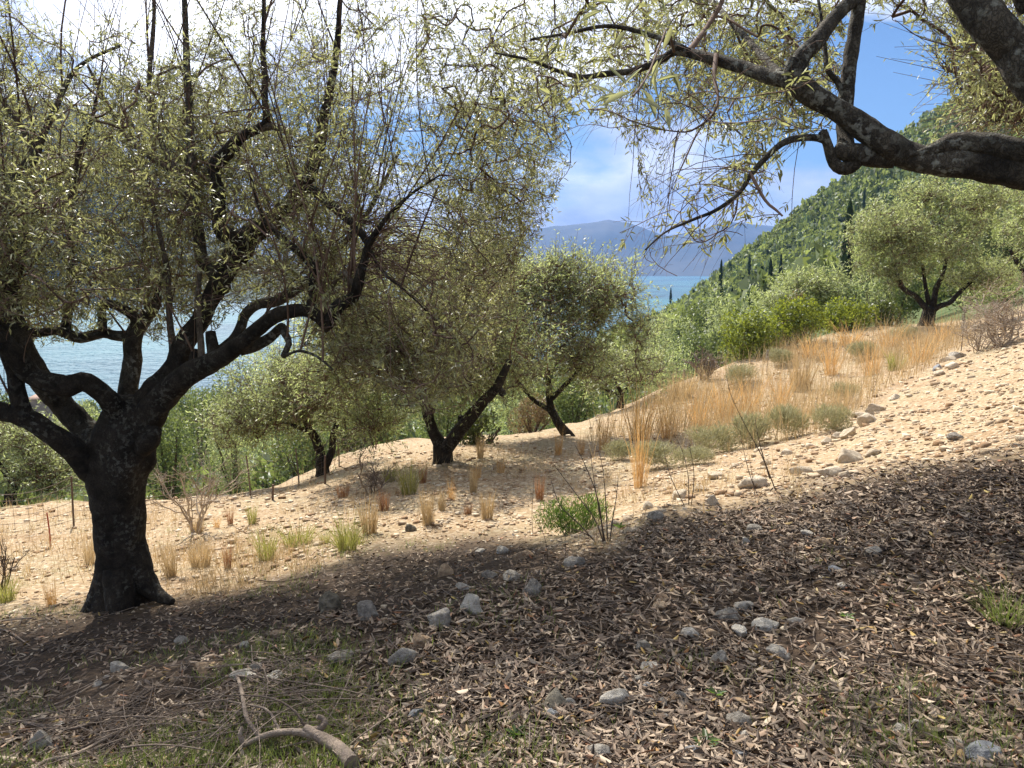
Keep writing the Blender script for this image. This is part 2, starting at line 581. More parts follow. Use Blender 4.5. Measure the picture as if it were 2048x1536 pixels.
# slope dropping to the sea, gully, hill on the far side of the gully
for a in ((100, 20, -4.6), (100, 40, -9), (100, 90, -17), (100, 190, -34), (100, 330, -57), (100, 500, -66), (-500, 30, -8), (-500, 90, -19), (-500, 330, -58), (-500, 600, -70), (-1100, 20, -6), (-1100, 90, -24), (-1100, 400, -66),
          (450, 20, -4.6), (450, 35, -8), (450, 80, -14), (450, 180, -30), (450, 330, -57), (450, 520, -66), (750, 26, -5.0), (750, 60, -10), (750, 180, -28), (750, 340, -57), (750, 560, -68),
          (1000, 24, -4.2), (1000, 50, -9), (1000, 180, -26), (1000, 350, -57), (1000, 600, -70), (1200, 27, -4.4), (1200, 60, -9.0), (1200, 180, -20), (1200, 340, -45), (1200, 500, -66), (1200, 800, -75),
          (1350, 30, -4.5), (1350, 60, -8.5), (1350, 120, -11), (1350, 240, -17), (1350, 360, -22), (1350, 470, -42), (1350, 700, -70), (1500, 36, -4.0), (1500, 70, -6.0),
          (1700, 40, -2.4), (1700, 75, -4.0), (1900, 40, -0.8), (2048, 45, 0.8), (2350, 40, 4.0), (2700, 30, 2.5),
          (1560, 640, -10), (1560, 900, -60), (1700, 700, 30), (1700, 1000, -30), (1900, 700, 60), (2048, 700, 75), (2400, 700, 90), (2700, 400, 100), (2700, 120, 22)):
    cabs(*a)
for a in ((1450, 552, 390), (1560, 468, 410), (1700, 358, 410), (1900, 220, 390), (2048, 145, 360), (2400, -40, 330),
          (1430, 640, 210), (1560, 600, 195), (1700, 555, 185), (1900, 480, 180), (2048, 420, 170), (1550, 655, 100), (1750, 618, 95), (1950, 570, 90), (1700, 460, 290), (1900, 350, 290), (1560, 540, 290)):
    cpix(*a)
CT = np.array(CT)
KA = 2.2
TP = np.stack([CT[:, 0] * KA, CT[:, 1]], 1)


def tps_fit(P, v, lam=2e-4):
    n = len(P)
    d = np.linalg.norm(P[:, None] - P[None], axis=-1)
    K = np.where(d > 0, d ** 2 * np.log(np.maximum(d, 1e-9)), 0) + lam * np.eye(n)
    A = np.zeros((n + 3, n + 3))
    A[:n, :n] = K
    Q = np.c_[np.ones(n), P]
    A[:n, n:] = Q
    A[n:, :n] = Q.T
    return np.linalg.solve(A, np.r_[v, 0, 0, 0])


WT = tps_fit(TP, CT[:, 2])
GA = np.linspace(math.radians(-62), math.radians(62), 320)
GR = np.linspace(math.log(1.6), math.log(950), 320)


def tps_eval(Q):
    out = np.zeros(len(Q))
    for s in range(0, len(Q), 20000):
        q = Q[s:s + 20000]
        d = np.linalg.norm(q[:, None] - TP[None], axis=-1)
        out[s:s + 20000] = np.where(d > 0, d ** 2 * np.log(np.maximum(d, 1e-9)), 0) @ WT[:-3] + WT[-3] + q @ WT[-2:]
    return out


ga, gr = np.meshgrid(GA, GR, indexing='ij')
TG = tps_eval(np.c_[ga.ravel() * KA, gr.ravel()]).reshape(ga.shape)
ZMIN = -61.0


CREST = np.array([pix_at(*a)[:2] for a in ((420, 1380, 2.9), (500, 1352, 3.15), (640, 1325, 3.3), (800, 1285, 3.45), (935, 1205, 3.95), (1060, 1170, 4.3), (1150, 1120, 4.75), (1300, 1030, 5.7), (1500, 985, 6.4), (1690, 905, 8.3), (1750, 815, 11.2), (1900, 722, 15.5))])


def lip(x, y):
    best = np.full(np.shape(x), 1e9)
    side = np.zeros(np.shape(x))
    for a, b in zip(CREST[:-1], CREST[1:]):
        e = b - a
        t = np.clip(((x - a[0]) * e[0] + (y - a[1]) * e[1]) / (e @ e), 0, 1)
        dx, dy = x - a[0] - t * e[0], y - a[1] - t * e[1]
        d = np.hypot(dx, dy)
        c = e[0] * dy - e[1] * dx
        m = d < best
        best = np.where(m, d, best)
        side = np.where(m, np.sign(c), side)
    # side < 0: the upper terrace (towards the camera and the right)
    return np.where(side < 0, 0.07 * np.exp(-(best / 0.45) ** 2), -0.09 * np.exp(-(best / 0.35) ** 2)) * smooth(20, 12, np.hypot(x, y))


TG = TG + lip(np.sin(ga) * np.exp(gr), np.cos(ga) * np.exp(gr)) / np.exp(gr)


def height(x, y, detail=True):
    x = np.asarray(x, float)
    y = np.asarray(y, float)
    r = np.hypot(x, y)
    az = np.arctan2(x, y)
    rc = np.clip(r, 1.61, 940)
    ac = np.clip(az, GA[0] + 1e-4, GA[-1] - 1e-4)
    fi = (ac - GA[0]) / (GA[1] - GA[0])
    fj = (np.log(rc) - GR[0]) / (GR[1] - GR[0])
    i = np.clip(fi.astype(int), 0, len(GA) - 2)
    j = np.clip(fj.astype(int), 0, len(GR) - 2)
    a, b = fi - i, fj - j
    t = TG[i, j] * (1 - a) * (1 - b) + TG[i + 1, j] * a * (1 - b) + TG[i, j + 1] * (1 - a) * b + TG[i + 1, j + 1] * a * b
    z = CAMZ + rc * t
    z = z * smooth(0.2, 1.7, r)
    side = smooth(math.radians(60), math.radians(130), np.abs(az))
    z = z * (1 - side) + 0.02 * y * side * smooth(0, 3, r)
    if detail:
        amp = np.clip(0.012 + 0.006 * r, 0, 0.12)
        p = np.stack([x, y, 0 * x], -1)
        z = z + amp * fbm(p * (1.3 if True else 1), 3, 5) + 0.012 * vnoise(p * 7.0, 9) * smooth(25, 8, r)
    return np.maximum(z, ZMIN)


RM = np.exp(np.linspace(math.log(1.7), math.log(900), 700))


def ground_at(px, py):
    """first point of the terrain met by the rays of photograph pixels"""
    d = pixdir(np.atleast_1d(px), np.atleast_1d(py))
    h = np.hypot(d[:, 0], d[:, 1])
    tn = d[:, 2] / h
    out = np.zeros((len(d), 3))
    for s in range(0, len(d), 4000):
        dd = d[s:s + 4000] / h[s:s + 4000, None]
        X = dd[:, 0:1] * RM[None]
        Y = dd[:, 1:2] * RM[None]
        Z = height(X, Y, False)
        under = Z >= CAMZ + tn[s:s + 4000, None] * RM[None]
        k = np.where(under.any(1), under.argmax(1), len(RM) - 1)
        k0 = np.maximum(k - 1, 0)
        ii = np.arange(len(dd))
        g0 = Z[ii, k0] - (CAMZ + tn[s:s + 4000] * RM[k0])
        g1 = Z[ii, k] - (CAMZ + tn[s:s + 4000] * RM[k])
        f = np.clip(-g0 / np.where(np.abs(g1 - g0) < 1e-9, 1, g1 - g0), 0, 1)
        r = RM[k0] * (1 - f) + RM[k] * f
        out[s:s + 4000, 0] = dd[:, 0] * r
        out[s:s + 4000, 1] = dd[:, 1] * r
    out[:, 2] = height(out[:, 0], out[:, 1])
    return out


# edge between the leaf-covered ground near the camera and the bare stony ground beyond (photograph pixels)
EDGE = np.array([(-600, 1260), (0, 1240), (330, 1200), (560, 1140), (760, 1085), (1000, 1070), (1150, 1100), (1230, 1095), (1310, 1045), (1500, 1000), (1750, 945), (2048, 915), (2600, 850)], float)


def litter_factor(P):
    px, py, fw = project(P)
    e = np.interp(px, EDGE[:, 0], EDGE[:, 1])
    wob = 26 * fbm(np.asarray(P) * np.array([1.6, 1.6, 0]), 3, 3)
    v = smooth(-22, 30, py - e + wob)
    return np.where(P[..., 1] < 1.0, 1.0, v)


def scrub_factor(P):
    """1 where the land is overgrown: beyond the terraces"""
    r = np.hypot(P[..., 0], P[..., 1])
    az = np.degrees(np.arctan2(P[..., 0], P[..., 1]))
    lim = np.interp(az, [-60, -33, -20, -12, -4, 4, 10, 18, 28, 33, 60], [13, 14.5, 15.0, 18.5, 22, 22, 22, 25, 29, 32, 40])
    return smooth(0, 2.5, r - lim + 0.8 * fbm(np.asarray(P) * 0.6, 3, 8))


def build_ground():
    A = np.r_[np.radians(np.arange(-180, -50, 2.5)), np.radians(np.arange(-50, 50, 0.28)), np.radians(np.arange(50, 180, 2.5))]
    R = np.exp(np.linspace(math.log(0.35), math.log(930), 225))
    na, nr = len(A), len(R)
    X = np.sin(A)[:, None] * R[None]
    Y = np.cos(A)[:, None] * R[None]
    Z = height(X, Y)
    V = np.stack([X, Y, Z], -1).reshape(-1, 3)
    i = np.arange(na)[:, None]
    i2 = (i + 1) % na
    j = np.arange(nr - 1)[None]
    Fq = np.stack([i * nr + j, i * nr + j + 1, i2 * nr + j + 1, i2 * nr + j], -1).reshape(-1, 4)
    c = np.array([[0, 0, height(np.array([0.0]), np.array([0.01]))[0]]])
    Vc = np.vstack([V.reshape(na, nr, 3)[:, 0], c])
    Fc = np.stack([np.arange(na), (np.arange(na) + 1) % na, np.full(na, na)], -1)[:, [0, 1, 2]]
    V2 = np.vstack([V, c])
    Fc2 = np.stack([np.arange(na) * nr, ((np.arange(na) + 1) % na) * nr, np.full(na, len(V))], -1)
    m, w = mat('stony_earth')
    tc = w.n('ShaderNodeTexCoord').outputs['Object']
    la = w.n('ShaderNodeAttribute', attribute_name='litter').outputs['Fac']
    sa = w.n('ShaderNodeAttribute', attribute_name='scrub').outputs['Fac']
    n1 = w.noise(tc, 1.1, 6, 0.6)
    n2 = w.noise(tc, 28, 5, 0.65)
    vo = w.n('ShaderNodeTexVoronoi', i_Scale=24.0)
    w.link(tc, vo.inputs['Vector'])
    stone = w.ramp(vo.outputs['Color'], [(0.1, (0.20, 0.13, 0.070)), (0.5, (0.35, 0.25, 0.15)), (0.9, (0.52, 0.435, 0.32))])
    earth = w.ramp(n1, [(0.35, (0.27, 0.172, 0.092)), (0.5, (0.36, 0.265, 0.155)), (0.65, (0.29, 0.245, 0.14))])
    dry = w.mix(w.ramp(n2, [(0.40, (0, 0, 0)), (0.58, (1, 1, 1))]), earth, stone)
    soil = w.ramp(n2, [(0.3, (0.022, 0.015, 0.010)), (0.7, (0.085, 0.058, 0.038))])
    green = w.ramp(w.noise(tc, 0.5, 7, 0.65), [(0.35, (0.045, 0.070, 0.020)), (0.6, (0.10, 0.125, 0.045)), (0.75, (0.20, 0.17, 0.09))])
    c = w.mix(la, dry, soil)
    c = w.mix(sa, c, green)
    h = w.math('ADD', w.math('MULTIPLY', n2, 0.6), w.math('MULTIPLY', vo.outputs['Distance'], 0.6))
    bp = w.n('ShaderNodeBump', i_Strength=0.7, i_Distance=0.03, i_Height=h)
    p = w.n('ShaderNodeBsdfPrincipled', i_Base_Color=c, i_Roughness=0.95, i_Normal=bp.outputs[0])
    p.inputs['Specular IOR Level'].default_value = 0.15
    finish(w, p.outputs[0])
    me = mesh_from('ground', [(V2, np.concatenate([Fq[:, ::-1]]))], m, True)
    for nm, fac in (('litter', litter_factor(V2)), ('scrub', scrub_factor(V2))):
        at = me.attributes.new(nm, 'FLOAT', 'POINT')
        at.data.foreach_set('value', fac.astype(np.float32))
    o = add('ground', me, kind='structure')
    return o


build_ground()


def build_sea():
    m, w = mat('sea_water')
    tc = w.n('ShaderNodeTexCoord').outputs['Object']
    n1 = w.noise(tc, 0.16, 3, 0.6)
    n2 = w.noise(tc, 0.035, 3, 0.6)
    h = w.math('ADD', n1, w.math('MULTIPLY', n2, 1.5))
    bp = w.n('ShaderNodeBump', i_Strength=1.0, i_Distance=7.0, i_Height=h)
    dep = w.noise(tc, 0.004, 3, 0.5)
    c = w.ramp(dep, [(0.35, (0.02, 0.09, 0.14)), (0.65, (0.04, 0.16, 0.20))])
    p = w.n('ShaderNodeBsdfPrincipled', i_Base_Color=c, i_Roughness=0.58, i_Normal=bp.outputs[0])
    p.inputs['IOR'].default_value = 1.33
    finish(w, p.outputs[0])
    A = np.radians(np.linspace(-80, 80, 80))
    R = np.exp(np.linspace(math.log(120), math.log(8800), 40))
    V = np.stack([np.sin(A)[:, None] * R, np.cos(A)[:, None] * R, np.full((80, 40), -60.0)], -1).reshape(-1, 3)
    i = np.arange(79)[:, None]
    j = np.arange(39)[None]
    Fq = np.stack([i * 40 + j, (i + 1) * 40 + j, (i + 1) * 40 + j + 1, i * 40 + j + 1], -1).reshape(-1, 4)
    add('sea', mesh_from('sea', [(V, Fq)], m), kind='structure')


build_sea()


def ridge_land(name, prof, r0, r1, r2, matl, seed, na=260, nr=60, rough=0.12):
    """a far land mass: shore at r0, ridge line at r1, back foot at r2; prof lists ridge pixels"""
    prof = np.array(prof, float)
    px = np.linspace(prof[0, 0], prof[-1, 0], na)
    py = np.interp(px, prof[:, 0], prof[:, 1])
    d = pixdir(px, py)
    az = np.arctan2(d[:, 0], d[:, 1])
    tn = d[:, 2] / np.hypot(d[:, 0], d[:, 1])
    zr = CAMZ + tn * r1
    u = np.linspace(0, 2, nr)
    R = np.where(u < 1, r0 + (r1 - r0) * u, r1 + (r2 - r1) * (u - 1))
    prof_u = np.where(u < 1, np.sin(u * math.pi / 2) ** 1.15, np.cos((u - 1) * math.pi / 2) ** 1.5)
    X = np.sin(az)[:, None] * R[None]
    Y = np.cos(az)[:, None] * R[None]
    Z = -61 + (zr[:, None] + 61) * prof_u[None]
    s = (r1 - r0) * 0.45
    nz = fbm(np.stack([X / s, Y / s, 0 * X], -1), 5, seed)
    Z = Z + nz * rough * (zr[:, None] + 61) * (prof_u * (1 - smooth(0.75, 1.0, u) * 0.75))[None]
    Z = np.maximum(Z, -61)
    V = np.stack([X, Y, Z], -1).reshape(-1, 3)
    i = np.arange(na - 1)[:, None]
    j = np.arange(nr - 1)[None]
    Fq = np.stack([i * nr + j, (i + 1) * nr + j, (i + 1) * nr + j + 1, i * nr + j + 1], -1).reshape(-1, 4)
    return add(name, mesh_from(name, [(V, Fq)], matl, True), kind='structure')


FARLAND = plain_mat('far_scrubland', (0.018, 0.032, 0.028), (0.12, 0.115, 0.09), 0.0018, island=0.0, detail=8)
NEARLAND = plain_mat('wooded_coast', (0.02, 0.035, 0.015), (0.07, 0.085, 0.035), 0.02, island=0.0, detail=8)
ridge_land('mountain', [(350, 500), (600, 490), (800, 485), (1000, 475), (1080, 462), (1150, 452), (1215, 442), (1260, 452), (1330, 474), (1390, 462), (1450, 440), (1500, 448), (1570, 455), (1700, 470), (2000, 480), (2300, 490)], 4700, 6600, 8300, FARLAND, 21, rough=0.3)
ridge_land('headland', [(-900, 60), (-300, 150), (0, 195), (150, 225), (230, 290), (330, 420), (450, 490), (600, 530), (700, 556), (780, 592)], 1450, 1950, 2600, NEARLAND, 31)


# ------------------------------------------------------------------ haze
def build_haze():
    m, w = mat('haze_air')
    v = w.n('ShaderNodeVolumePrincipled')
    v.inputs['Color'].default_value = (0.18, 0.40, 0.92, 1)
    v.inputs['Density'].default_value = 0.00012
    v.inputs['Anisotropy'].default_value = 0.0
    o = w.n('ShaderNodeOutputMaterial')
    w.link(v.outputs[0], o.inputs['Volume'])
    x0, x1, y0, y1, z0, z1 = -9300, 9300, -1200, 9300, -62.0, 820
    V = [(x0, y0, z0), (x1, y0, z0), (x1, y1, z0), (x0, y1, z0), (x0, y0, z1), (x1, y0, z1), (x1, y1, z1), (x0, y1, z1)]
    Fq = [(0, 3, 2, 1), (4, 5, 6, 7), (0, 1, 5, 4), (1, 2, 6, 5), (2, 3, 7, 6), (3, 0, 4, 7)]
    add('haze', mesh_from('haze', [(V, Fq)], m), kind='stuff')


build_haze()

# ------------------------------------------------------------------ trees
def limb_mesh(pts, k=10, step=0.05, bump=0.16, freq=11, seed=0, ridges=0.0, taper_tip=True):
    """pts: (px, py, depth, width in photograph pixels) -> mesh pieces and dense nodes"""
    P = np.array([np.r_[pix_at(a[0], a[1], a[2]), a[3] * a[2] / F / 2] for a in pts])
    Q = catmull(P, step)
    Q[:, 3] = np.maximum(Q[:, 3], 0.002)
    return tube(Q[:, :3], Q[:, 3], k, bump, freq, seed, True, ridges), Q


def grow(starts, sdirs, att, w=0.3):
    """join each attractor to the nearest node of the growing skeleton; returns parent index per attractor and the order of joining"""
    m, n = len(att), len(starts)
    best = np.full(m, 1e9)
    par = np.zeros(m, int)
    for s in range(0, n, 500):
        d = np.linalg.norm(att[:, None] - starts[None, s:s + 500], axis=-1)
        j = d.argmin(1)
        v = d[np.arange(m), j]
        b = v < best
        best[b] = v[b]
        par[b] = j[b] + s
    path = np.zeros(m)
    done = np.zeros(m, bool)
    order = []
    for _ in range(m):
        i = int(np.where(done, 1e9, best).argmin())
        done[i] = True
        order.append(i)
        path[i] = best[i]
        d = np.linalg.norm(att - att[i], axis=1) + w * path[i]
        b = (d < best) & ~done
        best[b] = d[b]
        par[b] = n + i
    return par, order


def crown(root, starts, sdirs, att, seed, leafmat, twigmat, w=0.3, r0=0.0022, rpow=0.42, shoots=4, slen=(0.12, 0.3), pairs=(4, 8), leaf=(0.04, 0.062), lw=0.22,
          droop=0.0, up=0.25, sides=4, rmax=0.009, leaf_parts=0, shoot_r=0.0013, hexleaf=False, keep=None, spread=0.9, shoot_sides=3, names=('twig_tangle', 'foliage')):
    g = np.random.default_rng(seed)
    par, order = grow(starts, sdirs, att, w)
    n, m = len(starts), len(att)
    cnt = np.ones(m)
    for i in reversed(order):
        if par[i] >= n:
            cnt[par[i] - n] += cnt[i]
    ad = np.zeros((m, 3))
    C = np.zeros((m, 5, 3))
    R = np.zeros((m, 5))
    t = np.linspace(0, 1, 5)[:, None]
    for i in order:
        p = starts[par[i]] if par[i] < n else att[par[i] - n]
        dp = sdirs[par[i]] if par[i] < n else ad[par[i] - n]
        a = att[i]
        L = np.linalg.norm(a - p)
        e = (a - p) / max(L, 1e-6)
        c1 = p + unit(dp * 0.6 + e * 0.6 + 0.25 * g.normal(size=3)) * L * 0.38
        fin = unit(e + np.array([0, 0, up - droop]) * 0.6 + 0.3 * g.normal(size=3))
        c2 = a - fin * L * 0.33
        ad[i] = fin
        C[i] = (1 - t) ** 3 * p + 3 * t * (1 - t) ** 2 * c1 + 3 * t * t * (1 - t) * c2 + t ** 3 * a
        re = min(r0 * cnt[i] ** rpow, rmax)
        rs = re if par[i] < n else min(r0 * cnt[par[i] - n] ** rpow, re * 1.5, rmax)
        R[i] = np.linspace(rs, re, 5)
    pieces = tubes(C if sides > 3 else C[:, [0, 1, 2, 4]], R if sides > 3 else R[:, [0, 1, 2, 4]], sides)
    # shoots
    S = int(m * shoots)
    k = g.integers(0, m, S)
    tt = g.uniform(0.25, 1.0, S)
    q = tt * 4
    q0 = np.minimum(q.astype(int), 3)
    f = (q - q0)[:, None]
    base = C[k, q0] * (1 - f) + C[k, q0 + 1] * f
    dirs = unit(ad[k] * 0.55 + g.normal(size=(S, 3)) * spread * 0.7 + np.array([0, 0, up - droop]))
    L = g.uniform(slen[0], slen[1], S)
    u4 = np.linspace(0, 1, 4)[None, :, None]
    bend = (g.normal(size=(S, 3)) * 0.18 + np.array([0, 0, -0.12 - droop * 0.3]))[:, None] * L[:, None, None]
    SP4 = base[:, None] + dirs[:, None] * L[:, None, None] * u4 + bend * u4 ** 2
    if keep is not None:
        ok = keep(SP4[:, 3])
        base, dirs, L, SP4, S = base[ok], dirs[ok], L[ok], SP4[ok], int(ok.sum())
    kk = [0, 2, 3] if hexleaf else [0, 3]
    pieces += tubes(SP4[:, kk], np.linspace(1.3, 0.55, 4)[kk][None] * np.full((S, 1), shoot_r), shoot_sides)
    o = add(names[0], mesh_from(names[0], pieces, twigmat), root, 'stuff')
    # leaves in opposite pairs along the shoots
    npair = g.integers(pairs[0], pairs[1] + 1, S)
    idx = np.repeat(np.arange(S), npair * 2)
    M = len(idx)
    pos = g.uniform(0.12, 1.0, M)
    T = unit(SP4[idx, 3] - SP4[idx, 1])
    q = pos * 3
    q0 = np.minimum(q.astype(int), 2)
    f = (q - q0)[:, None]
    LP = SP4[idx, q0] * (1 - f) + SP4[idx, q0 + 1] * f
    side = unit(np.cross(T, randdir(M, g)))
    LD = unit(T * g.uniform(0.3, 1.0, M)[:, None] + side * 0.75 + np.array([0, 0, -0.12]))
    LN = unit(side * -0.3 + g.normal(size=(M, 3)) * 0.55 + np.array([0, 0, 0.75]))
    LL = g.uniform(leaf[0], leaf[1], M)
    LW = LL * lw * g.uniform(0.8, 1.25, M)
    if leaf_parts:
        px, py, fw = project(LP)
        inside = (px > 15) & (px < 2033) & (py > 15) & (py < 1520)
        size = np.where(inside, LL / fw, 0)
        top = np.argsort(-size)[:leaf_parts]
        shapes = [mesh_from('leaf', leaf_hex(np.zeros((1, 3)), np.array([[0, 1.0, 0]]), np.array([[0, 0, 1.0]]), np.array([1.0]), np.array([lw * s]), c), leafmat) for s, c in ((1, .05), (1.15, .14), (0.9, .22))]
        for z, i in enumerate(top):
            b = add('leaf', shapes[z % 3], root)
            y = LD[i]
            x = unit(np.cross(y, LN[i]))
            zz = np.cross(x, y)
            M4 = Matrix(((x[0], y[0], zz[0], LP[i, 0]), (x[1], y[1], zz[1], LP[i, 1]), (x[2], y[2], zz[2], LP[i, 2]), (0, 0, 0, 1)))
            loc = M4.copy()
            loc.translation = Vector(LP[i]) - root.location
            b.matrix_local = loc @ Matrix.Scale(float(LL[i]), 4)
        rest = np.ones(M, bool)
        rest[top] = False
        LP, LD, LN, LL, LW = LP[rest], LD[rest], LN[rest], LL[rest], LW[rest]
    pc = leaf_hex(LP, LD, LN, LL, LW) if hexleaf else leaf_quads(LP, LD, LN, LL, LW)
    fo = add(names[1], mesh_from(names[1], pc, leafmat), root, 'stuff')
    for x in (o, fo):
        x.matrix_local = Matrix.Translation(-root.location)
    return len(LL)


def put(root, name, pieces, matl, smooth_shade=True):
    o = add(name, mesh_from(name, pieces, matl, smooth_shade), root)
    o.matrix_local = Matrix.Translation(-root.location)
    return o


def nodes_of(Q, frm=0.0):
    T = unit(np.gradient(Q[:, :3], axis=0))
    s = int(len(Q) * frm)
    return Q[s:, :3], T[s:]


